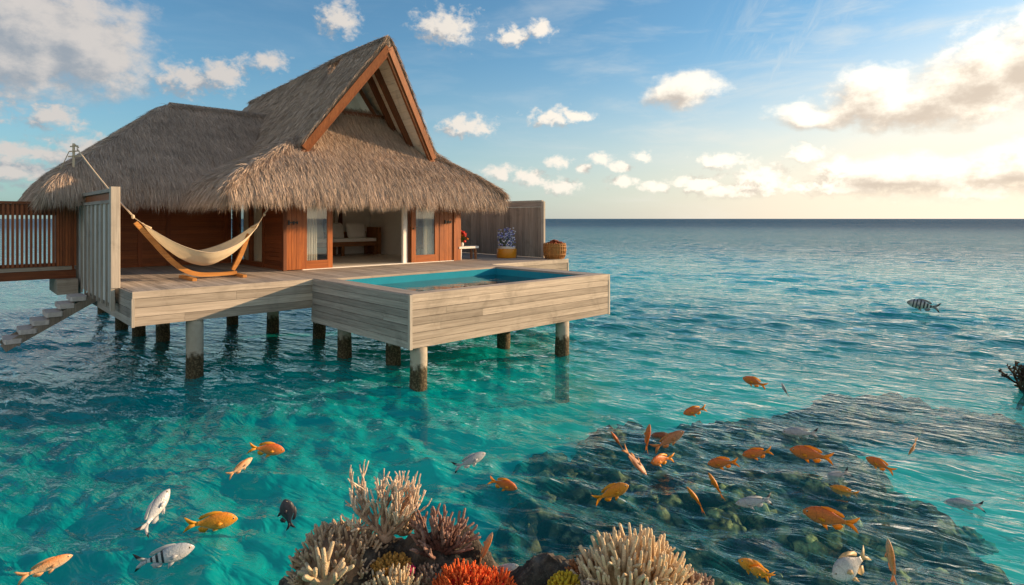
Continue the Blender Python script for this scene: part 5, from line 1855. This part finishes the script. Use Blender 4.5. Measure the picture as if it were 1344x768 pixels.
def branch(mb, r, p, d, L, rad, depth, p_split, up, spread, jit, n=6, wig=0.25, seg=4, taper=0.72, kids=(2, 3)):
    """recursive branching coral"""
    pts, rads = [p.copy()], [rad]
    q = p.copy(); dd = d.copy()
    for s in range(seg):
        dd = (dd + Vector((r.gauss(0, 1), r.gauss(0, 1), r.gauss(0, 1)))*wig*0.35 + Vector((0, 0, up*0.12))).normalized()
        q = q + dd*(L/seg)
        pts.append(q.copy()); rads.append(rad*(1-(1-taper)*(s+1)/seg)*(1+r.uniform(-0.07, 0.07)))
    last = depth <= 0
    if last:
        pts.append(q+dd*rads[-1]*0.7); rads.append(rads[-1]*0.55)
    t0 = max(0.0, 0.75-0.28*depth)
    k = len(mb.v)
    mb.tube(pts, rads, n, 0.5)
    m_ = len(pts)
    for i in range(m_):
        for j in range(n): mb.t[k+i*n+j] = min(1.0, t0+(0.28*i/(m_-1)))
    if not last:
        for c in range(r.randint(*kids)):
            f = 1.0 if c == 0 else r.uniform(0.35, 1.0)
            i = min(len(pts)-1, int(round(f*seg)))
            ax = Vector((r.gauss(0, 1), r.gauss(0, 1), r.gauss(0, 0.6))).normalized()
            nd = (dd + ax*spread*r.uniform(0.5, 1.1)*(0.45 if c == 0 else 1.0) + Vector((0, 0, up*0.3))).normalized()
            branch(mb, r, pts[i], nd, L*r.uniform(0.65, 0.95), rads[i]*0.86, depth-1, p_split, up, spread, jit, n, wig, seg, taper, kids)


def staghorn(name, lab, c, mat, stems, L, rad, depth, seed, up=0.6, spread=0.75, lean=(0, 0), open_=0.9, group=None, kids=(2, 3), squash=0.6, wig=0.25):
    r = random.Random(seed)
    mb = MB(); mb.smooth = True
    mb.tint = 0.1
    mb.blob((c[0], c[1], c[2]), (rad*3.2, rad*3.0, rad*2.4), 0.3, 1.5, 2, seed, 0.2)
    for i in range(stems):
        a = 2*math.pi*i/stems + r.uniform(-0.3, 0.3)
        e = r.uniform(0.15, 1.0)
        d = Vector((math.cos(a)*open_*e+lean[0], math.sin(a)*open_*e*squash+lean[1], 1.15-0.55*e*open_)).normalized()
        branch(mb, r, Vector(c)+d*rad*0.8, d, L*r.uniform(0.8, 1.15), rad, depth, 1, up, spread, 0.2, 6, wig, 4, 0.8, kids)
    return mb.build(name, mat, base=c, world=True, label=lab, cat='coral', group=group)


def finger_dome(name, lab, c, rx, ry, rz, mat, count, L, rad, seed, knobs=2, top=0.0, group=None, lo=-0.15, Lvar=0.35):
    """dome densely covered with upright fingers, each with side knobs"""
    r = random.Random(seed)
    mb = MB(); mb.smooth = True
    mb.blob((c[0], c[1], c[2]), (rx*0.82, ry*0.82, rz*0.80), 0.18, 2.0, 3, seed, 0.05)
    for i in range(count):
        u_ = (i+0.5)/count
        zz = 1-(1-lo)*u_
        a = i*2.399963+r.uniform(-0.25, 0.25)
        q = math.sqrt(max(0, 1-zz*zz))
        nrm = Vector((q*math.cos(a), q*math.sin(a), zz))
        p = Vector((c[0]+nrm.x*rx*0.78, c[1]+nrm.y*ry*0.78, c[2]+nrm.z*rz*0.76))
        d = (Vector((nrm.x/rx, nrm.y/ry, nrm.z/rz)).normalized()*0.8 + Vector((0, 0, 0.55+top)) + Vector((r.gauss(0, .17), r.gauss(0, .17), r.gauss(0, .12)))).normalized()
        branch(mb, r, p, d, L*r.uniform(1-Lvar, 1+Lvar), rad*r.uniform(0.8, 1.2), 0, 1, 0.3, 0.6, 0.2, 6, 0.22, 4, 0.62)
        for k in range(r.randint(0, knobs)):
            f = r.uniform(0.25, 0.75)
            ax = d.cross(Vector((r.gauss(0, 1), r.gauss(0, 1), r.gauss(0, 1)))).normalized()
            branch(mb, r, p+d*L*f*0.9, (d*0.8+ax*0.8).normalized(), L*r.uniform(0.28, 0.5), rad*0.72, 0, 1, 0.5, 0.6, 0.2, 5, 0.15, 2, 0.7)
    return mb.build(name, mat, base=c, world=True, label=lab, cat='coral', group=group)


def at(px, py, Y):
    """photo pixel at distance Y -> world"""
    return Vector(((px-672)/780.0*Y, Y, EYE-(py-287)/780.0*Y))


def build_outcrop():
    rocks = [
        ((-1.05, 4.72, -0.15), (0.62, 0.50, 0.62), 'dark reef rock under the tall branching coral', 1),
        ((-0.55, 4.75, -0.20), (0.50, 0.42, 0.75), 'dark rounded reef rock between the tall pale coral and the brown coral', 2),
        ((-0.98, 4.78, 0.22), (0.26, 0.22, 0.26), 'shadowed rock knob below the tall pale coral', 7),
        ((-0.70, 4.80, 0.34), (0.22, 0.20, 0.20), 'dark rock hollow left of the brown staghorn coral', 8),
        ((0.30, 4.70, -0.22), (0.46, 0.42, 0.64), 'grey brown boulder between the orange coral and the big cream coral', 3),
        ((0.95, 4.70, -0.40), (0.70, 0.46, 0.66), 'dark reef rock carrying the big cream finger coral', 4),
        ((-0.15, 4.62, -0.35), (0.42, 0.36, 0.62), 'dark reef rock beneath the red orange coral', 5),
        ((-1.55, 4.60, -0.22), (0.40, 0.36, 0.52), 'dark rock at the left foot of the tan bush coral', 6),
    ]
    for c, rr, lab, sd in rocks:
        mb = MB(); mb.smooth = True
        mb.blob(c, rr, 0.20, 1.9, 5, sd*3.7)
        mb.build('reef_rock', M['rock'], base=c, world=True, label=lab, cat='rock', group='rocks of the reef outcrop')
    tan = coral_mat('tan coral', (0.27, 0.165, 0.10), (0.55, 0.40, 0.265))
    pale = coral_mat('pale pink coral', (0.44, 0.30, 0.21), (0.80, 0.62, 0.46))
    cream = coral_mat('cream coral', (0.46, 0.29, 0.13), (0.76, 0.58, 0.36))
    ivory = coral_mat('ivory coral', (0.38, 0.27, 0.155), (0.60, 0.47, 0.30))
    brown = coral_mat('brown coral', (0.10, 0.045, 0.035), (0.32, 0.19, 0.15))
    red = coral_mat('red orange coral', (0.50, 0.022, 0.012), (0.80, 0.15, 0.035))
    yellow = coral_mat('yellow coral', (0.36, 0.20, 0.012), (0.60, 0.40, 0.03))
    rust = coral_mat('rust coral', (0.16, 0.055, 0.022), (0.40, 0.17, 0.07))
    mustard = coral_mat('mustard coral', (0.24, 0.14, 0.03), (0.50, 0.26, 0.06))
    magenta = coral_mat('magenta coral', (0.28, 0.010, 0.06), (0.50, 0.02, 0.14))
    mauve = coral_mat('brown grey coral', (0.18, 0.12, 0.085), (0.42, 0.30, 0.22))
    P = at(505, 704, 4.72)
    staghorn('branching_coral', 'tall pale pinkish branching coral, the highest of the outcrop', tuple(P), pale, 12, 0.19, 0.0195, 3, 14, up=0.75, spread=0.80, lean=(0.16, 0.0), open_=1.35, kids=(2, 3), squash=0.5, wig=0.34)
    finger_dome('bushy_coral', 'wide tan bush coral with short fine branches at the left of the outcrop', tuple(at(446, 752, 4.62)), 0.38, 0.32, 0.36, tan, 230, 0.105, 0.0135, 3, 4, lo=-0.45)
    staghorn('finger_coral', 'pale ivory coral with thick blunt fingers in front of the tan bush coral', tuple(at(425, 768, 4.22)), ivory, 11, 0.12, 0.025, 1, 5, up=0.3, spread=0.75, open_=1.2, kids=(1, 2), squash=0.5)
    staghorn('staghorn_coral', 'dark reddish brown staghorn coral right of the tall pale coral', tuple(at(577, 732, 4.66)), brown, 24, 0.15, 0.022, 2, 21, up=0.25, spread=0.6, open_=1.5, kids=(2, 3), squash=0.7)
    finger_dome('finger_coral', 'small tan finger coral at the bottom edge between ivory coral and red coral', tuple(at(516, 785, 4.30)), 0.20, 0.17, 0.16, ivory, 80, 0.085, 0.0125, 9, 2, lo=-0.1)
    finger_dome('fire_coral', 'larger clump of bright red orange coral at the bottom edge', tuple(at(610, 786, 4.35)), 0.25, 0.20, 0.20, red, 190, 0.085, 0.0095, 12, 3, lo=0.0, group='red orange coral clumps')
    finger_dome('fire_coral', 'smaller red orange coral clump just right of the larger one', tuple(at(652, 786, 4.42)), 0.12, 0.12, 0.16, red, 80, 0.080, 0.009, 13, 3, lo=0.0, group='red orange coral clumps')
    finger_dome('cream_coral', 'big cream coral dome of thick upright fingers', tuple(at(832, 786, 4.45)), 0.41, 0.34, 0.36, cream, 250, 0.185, 0.0175, 31, 2, top=0.35, lo=-0.05)
    finger_dome('knobbly_coral', 'brownish grey knobbly coral right of the big cream coral', tuple(at(906, 788, 4.62)), 0.22, 0.18, 0.20, mauve, 120, 0.06, 0.013, 33, 3, lo=-0.1)
    finger_dome('yellow_coral', 'mustard yellow coral cushion left of the big cream coral', tuple(at(741, 782, 4.36)), 0.15, 0.13, 0.17, yellow, 130, 0.035, 0.013, 35, 3, lo=-0.1)
    finger_dome('rust_coral', 'rust brown coral behind the yellow coral cushion', tuple(at(766, 762, 4.60)), 0.15, 0.13, 0.17, rust, 110, 0.045, 0.012, 37, 3, lo=-0.1)
    finger_dome('grey_coral', 'small brown grey coral below the rust coral at the bottom edge', tuple(at(776, 792, 4.25)), 0.14, 0.12, 0.13, mauve, 70, 0.045, 0.014, 41, 3, lo=-0.1)
    finger_dome('mustard_coral', 'flat mustard and orange coral under the dark rock hollow', tuple(at(515, 748, 4.48)), 0.16, 0.13, 0.09, mustard, 90, 0.035, 0.013, 43, 2, lo=-0.1)
    finger_dome('magenta_coral', 'small magenta and red coral patch beneath the brown staghorn coral', tuple(at(533, 752, 4.46)), 0.07, 0.06, 0.06, magenta, 40, 0.02, 0.010, 45, 2, lo=-0.1)
    finger_dome('brown_coral', 'low dark brown coral below the brown staghorn coral', tuple(at(565, 768, 4.52)), 0.16, 0.13, 0.15, rust if False else mauve, 90, 0.04, 0.012, 47, 3, lo=-0.1)
    # tan knobs at the foot of the tall coral
    finger_dome('knobbly_coral', 'tan knobbly coral at the foot of the tall pale coral', tuple(at(530, 690, 4.80)), 0.10, 0.10, 0.10, tan, 70, 0.035, 0.011, 49, 2, lo=-0.3)
    # dark shrub of coral standing out of the sea at the right edge
    r = random.Random(77)
    c = (9.27, 10.75, -0.35)
    mb = MB(); mb.smooth = True
    for (dx, s) in ((0.0, 1.0), (0.22, 1.25), (0.46, 1.0)):
        branch(mb, r, Vector((c[0]+dx-0.1, c[1]+dx*0.3, c[2])), Vector((0.05, 0, 1)), 0.30, 0.045, 3, 1, 0.5, 1.0, 0.2, 6, 0.4, 4, 0.8, (3, 4))
    n0 = len(mb.v)
    tips = [Vector(v) for v in mb.v[::9] if v[2] > 0.16]
    for i, p in enumerate(tips):
        for k in range(2):
            d = Vector((r.gauss(0, 1), r.gauss(0, 1), r.gauss(0.3, 1))).normalized()
            s = d.orthogonal().normalized()*0.016
            mb.add([p, p+d*0.03+s, p+d*0.065, p+d*0.03-s], [(0, 1, 2, 3)], r.random())
    dk = coral_mat('dark brown coral', (0.035, 0.022, 0.014), (0.10, 0.065, 0.04))
    mb.build('dark_coral_bush', dk, base=c, world=True, label='dark brown branching coral bush standing out of the sea at the right edge', cat='coral')


build_outcrop()
